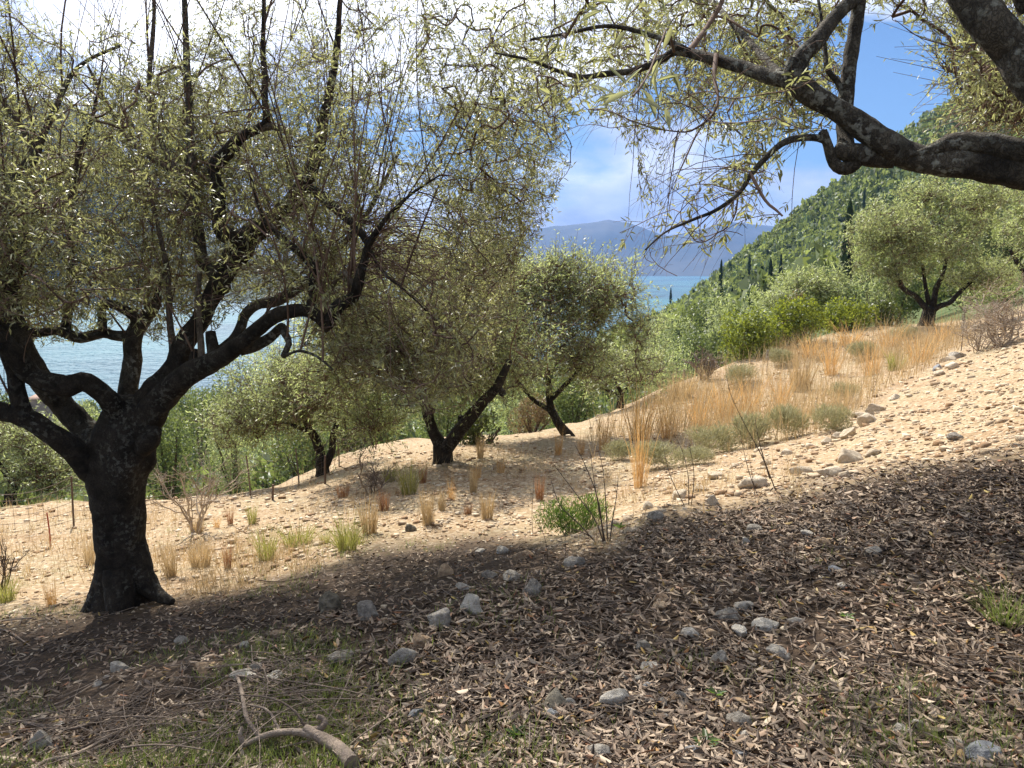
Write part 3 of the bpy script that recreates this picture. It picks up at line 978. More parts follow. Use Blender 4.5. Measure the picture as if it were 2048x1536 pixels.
# --- the large olive whose dark trunk stands at the left
LEFT_CROWN = [(-900, -900), (1040, -900), (1075, -100), (1090, 60), (1130, 170), (1150, 330), (1110, 420), (1060, 500), (1040, 560), (1010, 640), (985, 720), (930, 790), (850, 830), (770, 800), (700, 760), (640, 690), (600, 620), (500, 600), (440, 640), (330, 690), (230, 670), (100, 690), (0, 670), (-900, 700)]
LEFT_LIMBS = [
    # (part, points, seed, smooth bark?)
    ('limb', [(225, 950, 6.0, 70), (178, 930, 5.9, 58), (147, 900, 5.8, 50), (109, 872, 5.7, 44), (68, 845, 5.65, 40), (31, 830, 5.6, 38), (0, 821, 5.6, 36), (-70, 800, 5.5, 34), (-150, 740, 5.4, 28), (-210, 640, 5.3, 20), (-260, 520, 5.2, 12)], 1),
    ('limb', [(52, 842, 5.64, 38), (40, 808, 5.62, 33), (34, 773, 5.6, 31), (26, 736, 5.6, 30), (14, 700, 5.6, 30), (-6, 655, 5.6, 28), (-40, 600, 5.6, 22), (-60, 500, 5.6, 16), (-50, 380, 5.6, 10)], 2),
    ('limb', [(248, 850, 6.0, 62), (224, 806, 5.85, 44), (192, 777, 5.75, 40), (164, 763, 5.7, 40), (137, 772, 5.65, 44), (103, 767, 5.6, 42), (68, 753, 5.6, 40), (41, 726, 5.55, 40), (17, 695, 5.5, 38), (-10, 668, 5.5, 34), (-70, 620, 5.4, 28), (-130, 500, 5.4, 18), (-150, 350, 5.4, 10)], 3),
    ('limb', [(225, 915, 6.05, 70), (191, 880, 6.1, 55), (160, 846, 6.12, 50), (122, 806, 6.1, 46), (86, 763, 6.0, 46), (58, 720, 5.95, 46), (38, 675, 5.9, 44), (24, 634, 5.9, 42), (20, 585, 5.9, 38), (28, 534, 5.9, 34), (38, 500, 5.9, 30), (37, 473, 5.9, 34), (18, 437, 5.9, 28), (7, 405, 5.9, 26), (14, 369, 5.95, 24), (34, 345, 6.0, 20), (65, 318, 6.0, 18), (85, 273, 6.0, 13), (113, 212, 6.05, 11), (143, 150, 6.1, 9), (180, 118, 6.1, 7), (240, 92, 6.1, 5)], 4),
    ('limb', [(70, 310, 6.0, 14), (60, 285, 6.0, 12), (41, 250, 6.0, 11), (15, 215, 6.0, 10), (-10, 170, 6.0, 8), (-30, 90, 6.0, 6)], 5),
    ('limb', [(262, 672, 6.45, 26), (235, 672, 6.45, 22), (205, 667, 6.45, 20), (160, 676, 6.4, 22), (135, 668, 6.4, 22), (113, 662, 6.35, 19), (79, 666, 6.3, 18), (45, 668, 6.2, 18), (20, 680, 6.1, 18)], 6),
    ('limb', [(268, 850, 6.15, 60), (254, 810, 6.3, 42), (260, 760, 6.4, 38), (266, 719, 6.45, 36), (265, 685, 6.45, 34), (272, 660, 6.5, 32), (290, 637, 6.5, 28), (312, 608, 6.5, 20), (318, 580, 6.55, 12), (325, 540, 6.6, 8)], 7),
    ('limb', [(280, 650, 6.48, 26), (268, 632, 6.45, 22), (245, 617, 6.4, 20), (222, 608, 6.35, 19), (205, 610, 6.35, 17), (204, 630, 6.4, 17), (206, 662, 6.42, 16)], 8),
    ('limb', [(136, 672, 6.4, 26), (132, 655, 6.4, 20), (137, 620, 6.4, 17), (141, 568, 6.4, 16), (141, 512, 6.4, 14), (138, 444, 6.45, 12), (145, 376, 6.5, 10), (160, 300, 6.5, 9), (185, 235, 6.5, 7), (200, 160, 6.5, 5)], 9),
    ('limb', [(268, 860, 6.0, 80), (305, 790, 6.0, 58), (342, 748, 6.0, 46), (356, 716, 6.02, 42), (371, 682, 6.05, 40), (396, 647, 6.1, 38), (420, 602, 6.15, 38), (441, 561, 6.2, 40), (463, 524, 6.2, 44), (485, 496, 6.2, 48), (497, 474, 6.2, 44), (533, 451, 6.2, 40), (570, 424, 6.2, 38), (598, 386, 6.2, 33), (620, 345, 6.2, 28), (633, 310, 6.2, 24), (642, 273, 6.2, 21), (650, 222, 6.2, 18), (664, 160, 6.25, 15), (675, 80, 6.3, 12), (680, 0, 6.3, 9), (690, -90, 6.3, 6)], 10),
    ('limb', [(492, 478, 6.15, 44), (465, 474, 6.1, 36), (445, 462, 6.05, 34), (438, 444, 6.05, 29), (435, 393, 6.05, 26), (428, 340, 6.05, 26), (436, 322, 6.05, 28), (455, 304, 6.05, 27), (478, 277, 6.05, 22), (506, 262, 6.05, 18), (526, 252, 6.05, 19), (533, 238, 6.05, 15), (529, 191, 6.1, 13), (530, 157, 6.1, 12), (526, 102, 6.15, 10), (528, 0, 6.2, 8), (522, -110, 6.2, 5)], 11),
    ('limb', [(575, 262, 6.1, 14), (545, 252, 6.05, 16), (520, 256, 6.05, 18)], 12),
    ('limb', [(598, 384, 6.2, 28), (612, 379, 6.15, 24), (638, 389, 6.0, 21), (666, 413, 5.8, 19), (697, 440, 5.6, 17), (725, 470, 5.4, 15), (745, 510, 5.3, 9), (770, 548, 5.25, 6), (820, 590, 5.2, 4.5), (880, 650, 5.2, 3)], 13),
    ('limb', [(448, 580, 6.25, 30), (424, 540, 6.35, 27), (405, 520, 6.4, 25), (394, 444, 6.45, 22), (380, 386, 6.5, 21), (382, 308, 6.5, 17), (379, 205, 6.55, 15), (374, 137, 6.6, 13), (369, 0, 6.7, 10), (362, -110, 6.7, 6)], 14),
    ('limb', [(376, 377, 6.5, 16), (350, 352, 6.5, 14), (325, 330, 6.5, 13), (294, 308, 6.5, 12), (256, 277, 6.5, 10), (205, 191, 6.5, 7), (175, 130, 6.5, 5)], 15),
    ('limb', [(368, 372, 6.5, 14), (345, 330, 6.5, 13), (328, 297, 6.5, 12), (310, 250, 6.5, 11), (298, 205, 6.5, 10), (300, 137, 6.5, 9), (308, 34, 6.5, 7), (305, -70, 6.5, 5)], 16),
    ('limb', [(345, 735, 6.05, 14), (344, 691, 6.1, 13), (338, 620, 6.15, 12), (336, 550, 6.2, 11), (320, 470, 6.25, 9), (300, 390, 6.3, 7), (260, 300, 6.3, 5)], 17),
    ('limb', [(275, 865, 5.98, 78), (322, 800, 5.9, 56), (376, 749, 5.8, 46), (427, 724, 5.7, 40), (478, 690, 5.6, 34), (513, 660, 5.55, 30), (547, 634, 5.5, 29), (581, 622, 5.45, 28), (615, 622, 5.4, 26), (640, 636, 5.4, 26), (654, 654, 5.4, 22), (664, 630, 5.35, 26), (681, 608, 5.3, 26), (708, 594, 5.3, 22), (717, 561, 5.25, 21), (729, 520, 5.25, 18), (737, 490, 5.2, 14), (770, 440, 5.15, 9), (820, 390, 5.1, 6), (880, 350, 5.1, 3)], 18),
    ('limb', [(405, 732, 5.85, 34), (440, 702, 6.0, 24), (465, 682, 6.1, 23), (480, 658, 6.15, 21), (490, 630, 6.2, 20), (513, 610, 6.25, 20), (552, 603, 6.3, 21), (588, 582, 6.3, 20), (615, 563, 6.3, 18), (640, 532, 6.3, 17), (668, 505, 6.3, 15), (720, 450, 6.3, 11), (760, 380, 6.3, 8), (800, 300, 6.3, 6)], 19),
    ('limb', [(621, 622, 5.42, 22), (623, 600, 5.45, 17), (626, 568, 5.5, 17), (628, 540, 5.5, 17), (608, 512, 5.55, 15), (580, 490, 5.6, 13), (550, 462, 5.65, 11), (520, 420, 5.7, 8), (500, 350, 5.8, 6)], 20),
    ('limb', [(430, 722, 5.7, 26), (427, 700, 5.75, 24), (423, 680, 5.78, 22), (421, 664, 5.8, 20)], 21),
    ('limb', [(385, 742, 5.8, 26), (388, 722, 5.9, 20), (390, 700, 5.95, 18)], 22),
    ('limb', [(404, 730, 5.8, 16), (402, 690, 5.85, 13), (398, 640, 5.9, 12), (396, 590, 5.95, 11), (400, 540, 6.0, 9)], 23),
    ('limb', [(480, 700, 5.65, 26), (510, 692, 5.7, 24), (540, 675, 5.7, 22), (562, 655, 5.65, 20), (570, 668, 5.55, 16), (578, 688, 5.5, 13), (566, 712, 5.5, 12), (578, 708, 5.4, 6), (600, 702, 5.3, 6), (632, 712, 5.2, 5), (666, 739, 5.1, 4)], 24),
    ('limb', [(715, 575, 5.27, 16), (700, 560, 5.3, 12), (690, 545, 5.4, 11), (672, 560, 5.5, 10), (655, 590, 5.5, 9)], 25),
    ('limb', [(640, 400, 6.0, 18), (625, 520, 6.0, 4)], 26),
]
LEFT_LIMBS.pop()


def ellipsoid_points(n, c, r, g, p=0.55):
    d = randdir(n, g)
    return np.array(c) + d * (g.uniform(0, 1, (n, 1)) ** p) * np.array(r)


def clumpy(p, f, thr, seed=0):
    return vnoise(p * f, 300 + seed) + 0.55 * vnoise(p * f * 2.1, 310 + seed) > thr


def masked(pts, poly, allow_out=True, gaps=()):
    px, py, fw = project(pts)
    inframe = (py > -30) & (px > -30) & (px < 2078)
    wob = 30 * vnoise(pts * 3.1, 77) + 14 * vnoise(pts * 9.0, 78)
    ok = inpoly(px + wob, py + 30 * vnoise(pts * 3.3, 79), poly)
    for gp in gaps:
        ok &= ~inpoly(px, py, gp)
    if allow_out:
        ok |= ~inframe & (py < 700)
    return ok & (pts[:, 1] > 0.7)


def straight_sprouts(starts, dirs, n, g, length=(0.5, 1.5), upw=1.0, r=(0.007, 0.0025)):
    """long straight water-shoots rising from the limbs"""
    k = g.integers(0, len(starts), n)
    d = unit(dirs[k] * 0.35 + g.normal(size=(n, 3)) * 0.35 + np.array([0, 0, upw]))
    L = g.uniform(*length, n)
    u = np.linspace(0, 1, 7)[None, :, None]
    P = starts[k][:, None] + d[:, None] * L[:, None, None] * u + (g.normal(size=(n, 3)) * 0.14)[:, None] * L[:, None, None] * u ** 2
    R = np.linspace(r[0], r[1], 7)[None] * np.clip(L / 1.0, 0.5, 1.3)[:, None]
    return P, R


def hanging(starts, n, g, away, L, r=0.0028, fall=0.75, k=7):
    # thin leafless twigs that leave the limb along `away` and bow over
    i = g.integers(0, len(starts), n)
    d = unit(np.array(away) + g.normal(size=(n, 3)) * 0.5)
    ln = g.uniform(L[0], L[1], n)[:, None, None]
    u = np.linspace(0, 1, k)[None, :, None]
    C = starts[i][:, None] + d[:, None] * ln * u + np.array([0, 0, -1.0]) * ln * fall * g.uniform(.4, 1.1, (n, 1, 1)) * u ** 2 + np.cumsum(g.normal(size=(n, k, 3)), 1) * ln * 0.012
    R = np.linspace(1.3, 0.35, k)[None] * r * g.uniform(.6, 1.3, (n, 1))
    # side twigs
    j = g.integers(2, k, n * 2)
    ii = np.repeat(np.arange(n), 2)
    d2 = unit(d[ii] * .6 + g.normal(size=(2 * n, 3)) * .7 + np.array([0, 0, -.3]))
    l2 = g.uniform(.08, .4, 2 * n)[:, None, None]
    u2 = np.linspace(0, 1, k)[None, :, None]
    C2 = C[ii, j][:, None] + d2[:, None] * l2 * u2 + np.array([0, 0, -1.0]) * l2 * .4 * u2 ** 2
    R2 = np.linspace(.9, .3, k)[None] * r * 0.6 * np.ones((2 * n, 1))
    return np.vstack([C, C2]), np.vstack([R, R2])


def left_olive():
    g = np.random.default_rng(5)
    base = ground_at(258, 1205)[0]
    root = thing('olive_tree', 'big old olive tree with a thick black trunk forking into crooked limbs', 'tree', base, 'olive trees of the grove')
    # trunk
    d = 6.0
    tr = [(243, 1262, d, 170), (246, 1228, d, 150), (247, 1200, d, 128), (247, 1172, d, 112), (245, 1135, d, 99), (243, 1090, d, 95), (240, 1045, d, 98), (236, 1000, d, 105), (236, 955, d, 116), (243, 905, d, 126), (256, 862, d, 118), (266, 825, d, 98), (272, 800, d, 66)]
    P = np.array([np.r_[pix_at(a[0], a[1], a[2]), a[3] * a[2] / F / 2] for a in tr])
    Q = catmull(P, 0.03)
    pieces = tube(Q[:, :3], Q[:, 3], 40, 0.20, 5.0, 3, True, 0.09)
    # root flares and the burl on the right side
    for pts in ([(262, 1090, 5.98, 60), (276, 1140, 5.95, 62), (296, 1172, 5.92, 48), (318, 1190, 5.88, 30), (345, 1204, 5.8, 14)], [(222, 1110, 5.98, 56), (210, 1165, 5.95, 54), (192, 1205, 5.9, 44), (165, 1236, 5.82, 26), (125, 1258, 5.75, 10)], [(244, 1140, 5.9, 70), (240, 1190, 5.82, 66), (238, 1222, 5.74, 50), (240, 1250, 5.7, 24)],
                [(280, 1160, 6.1, 40), (300, 1185, 6.3, 30), (320, 1195, 6.5, 12)]):
        a, b = limb_mesh(pts, 12, 0.03, 0.2, 10, 4)
        pieces += a
    a, b = limb_mesh([(280, 905, 5.9, 30), (296, 882, 5.85, 44), (310, 866, 5.85, 34), (320, 858, 5.85, 12)], 12, 0.02, 0.25, 14, 8)
    pieces += a
    put(root, 'trunk', pieces, BARK)
    S, D = [], []
    for nm, pts, sd in LEFT_LIMBS:
        pc, Q = limb_mesh(pts, 14 if pts[0][3] > 30 else 9, 0.035, 0.17, 12, sd, 0.04)
        put(root, nm, pc, BARK3 if pts[0][3] < 17 else BARK2 if sd in (4, 6, 7, 8, 9, 14, 19, 24) else BARK)
        a, b = nodes_of(Q, 0.35 if pts[0][3] > 20 else 0.1)
        thin = Q[-len(a):, 3] < 0.075
        S.append(a[thin])
        D.append(b[thin])
    S = np.vstack(S)[::2]
    D = np.vstack(D)[::2]
    P, R = straight_sprouts(S, D, 90, g, (0.6, 1.7), 1.0)
    keep = masked(P[:, -1], LEFT_CROWN) & masked(P[:, 3], LEFT_CROWN)
    P, R = P[keep], R[keep]
    sp = add('water_shoot', mesh_from('water_shoot', tubes(P, R, 5), TWIG), root, 'stuff')
    sp.matrix_local = Matrix.Translation(-root.location)
    P5, R5 = straight_sprouts(np.vstack([S, P[:, 2:].reshape(-1, 3)]), np.vstack([D, unit(np.gradient(P, axis=1))[:, 2:].reshape(-1, 3)]), 420, g, (0.4, 1.2), 0.7, (0.0036, 0.0014))
    k5 = masked(P5[:, -1], LEFT_CROWN)
    sp = add('whip', mesh_from('whip', tubes(P5[k5], R5[k5], 4), TWIG), root, 'stuff')
    sp.matrix_local = Matrix.Translation(-root.location)
    px_, py_, fw_ = project(S)
    hs = S[(px_ > 640) & (px_ < 830) & (py_ > 400) & (py_ < 720) & (fw_ < 5.7)]
    C6, R6 = hanging(hs, 150, g, (0.9, -0.1, 0.1), (0.5, 1.35))
    k6 = masked(C6[:, -1], LEFT_CROWN)
    sp = add('hanging_twig', mesh_from('hanging_twig', tubes(C6[k6], R6[k6], 4), TWIG), root, 'stuff')
    sp.matrix_local = Matrix.Translation(-root.location)
    S2 = P[:, 2:].reshape(-1, 3)
    D2 = unit(np.gradient(P, axis=1))[:, 2:].reshape(-1, 3)
    S = np.vstack([S, S2])
    D = np.vstack([D, D2])
    att = np.vstack([ellipsoid_points(6200, (-2.9, 7.2, 2.4), (3.9, 2.3, 2.5), g, .55), ellipsoid_points(1500, (-4.2, 6.6, 1.6), (2.0, 1.8, 2.0), g), ellipsoid_points(2600, (-0.55, 6.7, 2.0), (1.5, 2.0, 1.9), g), ellipsoid_points(900, (-0.85, 5.5, 0.9), (1.1, 1.2, 1.2), g), ellipsoid_points(600, (-3.4, 5.2, 1.8), (1.8, 1.0, 1.5), g)])
    att = att[masked(att, LEFT_CROWN) & (att[:, 2] < 4.5) & clumpy(att, 1.25, -0.46 + 0.62 * smooth(2.8, 3.7, att[:, 2]) + 0.34 * smooth(-1.9, -0.9, att[:, 0]) * smooth(0.8, 1.6, att[:, 2]))]
    g.shuffle(att)
    keepf = lambda p: masked(p, LEFT_CROWN)
    n = crown(root, S, D, att, 51, OLIVE, TWIG, w=0.6, sides=3, r0=0.0021, shoots=4.2, slen=(0.12, 0.38), pairs=(2, 5), leaf=(0.036, 0.058), up=0.2, droop=0.05, leaf_parts=300, keep=keepf)
    print('left leaves', n, 'att', len(att))


left_olive()

# --- the olive overhead, its trunk just outside the frame
RIGHT_CROWN = [(930, -900), (3000, -900), (3000, 330), (2048, 275), (1985, 262), (1905, 205), (1850, 150), (1800, 60), (1760, -20), (1715, 60), (1700, 130), (1720, 230), (1640, 270), (1560, 300), (1560, 370), (1575, 440), (1540, 470), (1480, 500), (1400, 535), (1290, 565), (1240, 520), (1230, 440), (1255, 400), (1270, 330), (1200, 310), (1120, 290), (1050, 215), (985, 120)]
RIGHT_GAPS = [[(1700, 30), (1880, 90), (1880, 300), (1700, 290)], [(1120, 235), (1260, 270), (1240, 430), (1120, 430)]]
RIGHT_LIMBS = [
    ([(2220, 380, 3.1, 110), (2140, 362, 3.15, 80), (2066, 349, 3.2, 66), (1997, 337, 3.25, 60), (1929, 328, 3.3, 57), (1861, 322, 3.35, 53), (1812, 310, 3.4, 52), (1775, 288, 3.4, 50), (1724, 253, 3.45, 46), (1673, 219, 3.5, 42), (1625, 190, 3.5, 44), (1598, 168, 3.5, 46), (1588, 140, 3.5, 38), (1592, 120, 3.5, 34)], 41),
    ([(1594, 150, 3.5, 40), (1604, 112, 3.52, 34), (1632, 84, 3.55, 30), (1656, 51, 3.6, 28), (1683, 20, 3.65, 26), (1712, -12, 3.7, 22), (1740, -90, 3.8, 16), (1750, -250, 3.9, 8)], 42),
    ([(1600, 168, 3.5, 40), (1570, 160, 3.55, 30), (1536, 153, 3.6, 27), (1492, 137, 3.7, 25), (1433, 120, 3.8, 22), (1382, 107, 3.9, 18), (1348, 103, 3.95, 17), (1320, 122, 4.0, 14), (1265, 142, 4.0, 13), (1214, 147, 4.0, 12), (1163, 154, 4.0, 10), (1111, 140, 4.0, 8), (1060, 120, 4.0, 6), (990, 106, 4.0, 4)], 43),
    ([(1382, 107, 3.9, 16), (1340, 84, 3.9, 11), (1282, 65, 3.9, 9), (1214, 52, 3.9, 8), (1128, 68, 3.9, 6), (1060, 79, 3.9, 4)], 44),
    ([(2200, 330, 3.15, 80), (2120, 312, 3.2, 60), (2048, 306, 3.2, 54), (1980, 291, 3.25, 46), (1912, 285, 3.3, 38), (1870, 298, 3.32, 26), (1840, 306, 3.33, 14), (1818, 310, 3.34, 8)], 45),
    ([(1790, 312, 3.42, 46), (1750, 312, 3.45, 44), (1715, 308, 3.45, 40), (1690, 304, 3.45, 36), (1672, 300, 3.45, 30)], 46),
    ([(1712, 322, 3.45, 30), (1700, 334, 3.45, 28), (1682, 336, 3.45, 26), (1668, 326, 3.45, 23), (1660, 304, 3.45, 21), (1652, 280, 3.45, 19), (1645, 262, 3.45, 18)], 47),
    ([(1656, 282, 3.45, 18), (1636, 276, 3.45, 14), (1612, 275, 3.45, 14), (1587, 278, 3.45, 14), (1560, 290, 3.4, 13), (1533, 314, 3.4, 11), (1502, 349, 3.4, 10), (1478, 386, 3.4, 9), (1433, 420, 3.4, 7), (1382, 441, 3.4, 6), (1330, 465, 3.4, 4), (1290, 500, 3.4, 3)], 48),
    ([(1694, 300, 3.5, 34), (1690, 275, 3.55, 31), (1690, 239, 3.58, 30), (1694, 171, 3.6, 29), (1703, 102, 3.65, 27), (1714, 34, 3.7, 25), (1718, -20, 3.7, 24), (1715, -160, 3.8, 14), (1700, -300, 3.9, 7)], 49),
    ([(1688, 190, 3.58, 14), (1672, 160, 3.6, 11), (1655, 140, 3.6, 10), (1650, 100, 3.65, 8), (1640, 20, 3.7, 6), (1620, -90, 3.8, 4)], 50),
    ([(2300, 330, 3.0, 150), (2160, 240, 3.0, 95), (2066, 150, 3.05, 82), (2028, 100, 3.1, 76), (1988, 55, 3.1, 73), (1950, 8, 3.15, 70), (1915, -50, 3.2, 66), (1860, -150, 3.3, 52), (1790, -300, 3.5, 34), (1700, -500, 3.9, 16)], 51),
    ([(2060, 20, 3.1, 40), (2040, -30, 3.1, 34), (2020, -120, 3.1, 22), (1990, -300, 3.2, 10)], 52),
    ([(1372, 108, 3.9, 12), (1410, 60, 4.3, 10), (1445, 0, 4.6, 9), (1470, -80, 5.0, 7), (1480, -200, 5.5, 4)], 53),
    ([(1560, 150, 3.6, 18), (1505, 90, 4.2, 13), (1450, 30, 4.9, 11), (1400, -20, 5.6, 9), (1340, -80, 6.4, 6), (1280, -140, 7.2, 4)], 54),
    ([(1500, 345, 3.4, 8), (1530, 400, 3.35, 6), (1552, 420, 3.32, 5), (1565, 432, 3.3, 4)], 55),
    ([(1432, 110, 3.8, 9), (1428, 150, 3.5, 7), (1436, 200, 3.3, 5.5), (1420, 235, 3.2, 4.5), (1380, 262, 3.1, 3.5), (1340, 262, 3.0, 2.5)], 56),
    ([(1348, 103, 3.9, 6), (1336, 60, 3.2, 5), (1322, 85, 2.5, 4), (1300, 140, 1.9, 3.6), (1282, 172, 1.5, 3), (1266, 192, 1.38, 2.5)], 57),
]


def right_olive():
    g = np.random.default_rng(6)
    tx, ty = 2.75, 2.6
    tz = float(height(np.array([tx]), np.array([ty]))[0])
    root = thing('olive_tree', 'leaning olive tree whose lichened bough reaches in above the stony slope', 'tree', (tx, ty, tz), 'olive trees of the grove')
    P = np.array([[tx + .05, ty - .1, tz - 0.1, 0.27], [tx, ty - .05, tz + 0.15, 0.21], [tx - .02, ty, tz + 0.6, 0.18], [tx - 0.1, ty + .1, tz + 1.2, 0.17], [tx - .15, ty + .25, tz + 1.55, 0.19], [tx - .2, ty + .4, tz + 1.85, 0.14]])
    Q = catmull(P, 0.05)
    put(root, 'trunk', tube(Q[:, :3], Q[:, 3], 26, 0.14, 7, 2, True, 0.06), BARK)
    S, D = [], []
    for pts, sd in RIGHT_LIMBS:
        pc, Q = limb_mesh(pts, 18 if pts[0][3] > 30 else 9, 0.02, 0.15, 16, sd, 0.035)
        put(root, 'limb', pc, BARK2 if pts[0][3] > 12 else TWIG)
        if sd == 57:
            continue
        a, b = nodes_of(Q, 0.3)
        thin = Q[-len(a):, 3] < 0.045
        S.append(a[thin])
        D.append(b[thin])
    S = np.vstack(S)[::2]
    D = np.vstack(D)[::2]
    px_, py_, fw_ = project(S)
    hs = S[(px_ > 1250) & (px_ < 1650) & (py_ > 90) & (py_ < 480)]
    C6, R6 = hanging(hs, 90, g, (-0.5, 0.1, 0.0), (0.25, 0.7), 0.0018)
    k6 = masked(C6[:, -1], RIGHT_CROWN)
    sp = add('hanging_twig', mesh_from('hanging_twig', tubes(C6[k6], R6[k6], 4), TWIG), root, 'stuff')
    sp.matrix_local = Matrix.Translation(-root.location)
    att = np.vstack([ellipsoid_points(1900, (1.1, 5.3, 3.1), (2.4, 2.4, 1.7), g), ellipsoid_points(2000, (2.2, 6.8, 4.2), (2.4, 2.4, 1.4), g), ellipsoid_points(600, (0.9, 3.9, 2.1), (0.9, 1.0, 0.9), g), ellipsoid_points(400, (2.6, 4.6, 2.6), (1.0, 1.6, 1.0), g), ellipsoid_points(1100, (2.6, 2.8, 3.8), (2.4, 2.0, 1.0), g)])
    px, py, fw = project(att)
    near = (fw < 2.2) & (py > -80)
    # leave the open sky right of the main bough almost clear
    att = att[masked(att, RIGHT_CROWN, True, RIGHT_GAPS) & ~near & (att[:, 2] < 5.4) & clumpy(att, 1.3, 0.0 + 0.3 * smooth(3.6, 4.6, att[:, 2]), 5)]
    px, py, fw = project(att)
    thin = inpoly(px, py, [(1250, 250), (1600, 250), (1600, 600), (1200, 600)]) & (g.uniform(size=len(att)) < 0.6)
    att = att[~thin]
    keepf = lambda p: masked(p, RIGHT_CROWN, True, RIGHT_GAPS)
    n = crown(root, S, D, att, 61, OLIVE, TWIG, w=0.5, r0=0.0016, rpow=0.40, shoots=4.0, slen=(0.10, 0.36), pairs=(2, 5), leaf=(0.036, 0.058), up=0.05, droop=0.2, leaf_parts=220, hexleaf=True, keep=keepf, spread=0.8)
    print('right leaves', n, 'att', len(att))
    # the spray of big leaves hanging close to the camera
    shape = [mesh_from('leaf', leaf_hex(np.zeros((1, 3)), np.array([[0, 1.0, 0]]), np.array([[0, 0, 1.0]]), np.array([1.0]), np.array([0.24]), c), OLIVE) for c in (0.05, 0.16)]
    for k, (px, py, dd, ang, L) in enumerate([(1255, 172, 1.40, 135, .058), (1262, 185, 1.38, 200, .056), (1300, 170, 1.45, 70, .05), (1285, 178, 1.42, 300, .058), (1318, 200, 1.5, 110, .05), (1240, 188, 1.4, 190, .048), (1275, 195, 1.36, 330, .052), (1310, 165, 1.5, 20, .045), (1225, 186, 1.42, 160, .045), (1330, 215, 1.5, 280, .046),
                                             (1250, 20, 1.7, 60, .06), (1235, 8, 1.7, 160, .055), (1270, 15, 1.72, 330, .058), (1205, 22, 1.7, 200, .055), (1330, 30, 1.7, 110, .06), (1345, 50, 1.7, 250, .05), (1290, 75, 1.65, 280, .05), (1255, 60, 1.66, 230, .05), (1370, 20, 1.8, 80, .05), (1315, 120, 1.6, 260, .05), (1285, 135, 1.5, 220, .05), (1340, 140, 1.6, 300, .05)]):
        b = add('leaf', shape[k % 2], root)
        a = math.radians(ang)
        y = unit(np.array([math.cos(a), g.uniform(-0.5, 0.3), math.sin(a)]))
        nrm = unit(np.array([g.normal() * 0.4, -0.5 + g.normal() * 0.3, 0.8]))
        x = unit(np.cross(y, nrm))
        zz = np.cross(x, y)
        p = pix_at(px, py, dd) - np.array(root.location)
        M4 = Matrix(((x[0], y[0], zz[0], p[0]), (x[1], y[1], zz[1], p[1]), (x[2], y[2], zz[2], p[2]), (0, 0, 0, 1)))
        b.matrix_local = M4 @ Matrix.Scale(L, 4)


right_olive()


# ------------------------------------------------------------------ olives further down the slope
def small_olive(label, trunk, limbs, lumps, n_att, seed, leafmat=None, leaf=(0.065, 0.095), shoots=4.4, pairs=(2, 5), group='olive trees of the grove', lw=0.25, wood=None, twigs=None, up=0.45, droop=0.0, cthr=-0.22):
    """trunk / limbs: pixel polylines with depth; lumps: (px, py, rx, ry, depth, depth radius in metres, weight)"""
    g = np.random.default_rng(seed)
    d0 = trunk[0][2]
    base = pix_at(trunk[0][0], trunk[0][1], d0)
    root = thing('olive_tree', label, 'tree', base, group)
    t0 = trunk[0]
    tr = [(t0[0], t0[1] + 0.25 * F / d0 / 2, t0[2], t0[3] * 1.25)] + list(trunk)
    pc, Q = limb_mesh(tr, 14, 0.06, 0.15, 5, seed, 0.05)
    put(root, 'trunk', pc, wood or BARK)
    S, D = [nodes_of(Q, 0.8)[0]], [nodes_of(Q, 0.8)[1]]
    for k, l in enumerate(limbs):
        pc, Q = limb_mesh(l, 9, 0.06, 0.15, 5, seed + k)
        put(root, 'limb', pc, wood or BARK)
        a, b = nodes_of(Q, 0.4)
        S.append(a)
        D.append(b)
    S, D = np.vstack(S), np.vstack(D)
    W = np.array([l[6] for l in lumps], float)
    W /= W.sum()
    att = []
    for l, wgt in zip(lumps, W):
        c = pix_at(l[0], l[1], l[4])
        att.append(ellipsoid_points(max(4, int(n_att * wgt)), c, (l[2] * l[4] / F, l[5], l[3] * l[4] / F), g, 0.6))
    att = np.vstack(att)
    att = att[clumpy(att, 1.0, cthr, seed)]
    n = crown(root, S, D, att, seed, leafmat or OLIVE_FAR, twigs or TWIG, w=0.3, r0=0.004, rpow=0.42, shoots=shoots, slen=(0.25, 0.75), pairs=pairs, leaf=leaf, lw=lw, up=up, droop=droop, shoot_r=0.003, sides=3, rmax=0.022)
    return root, n


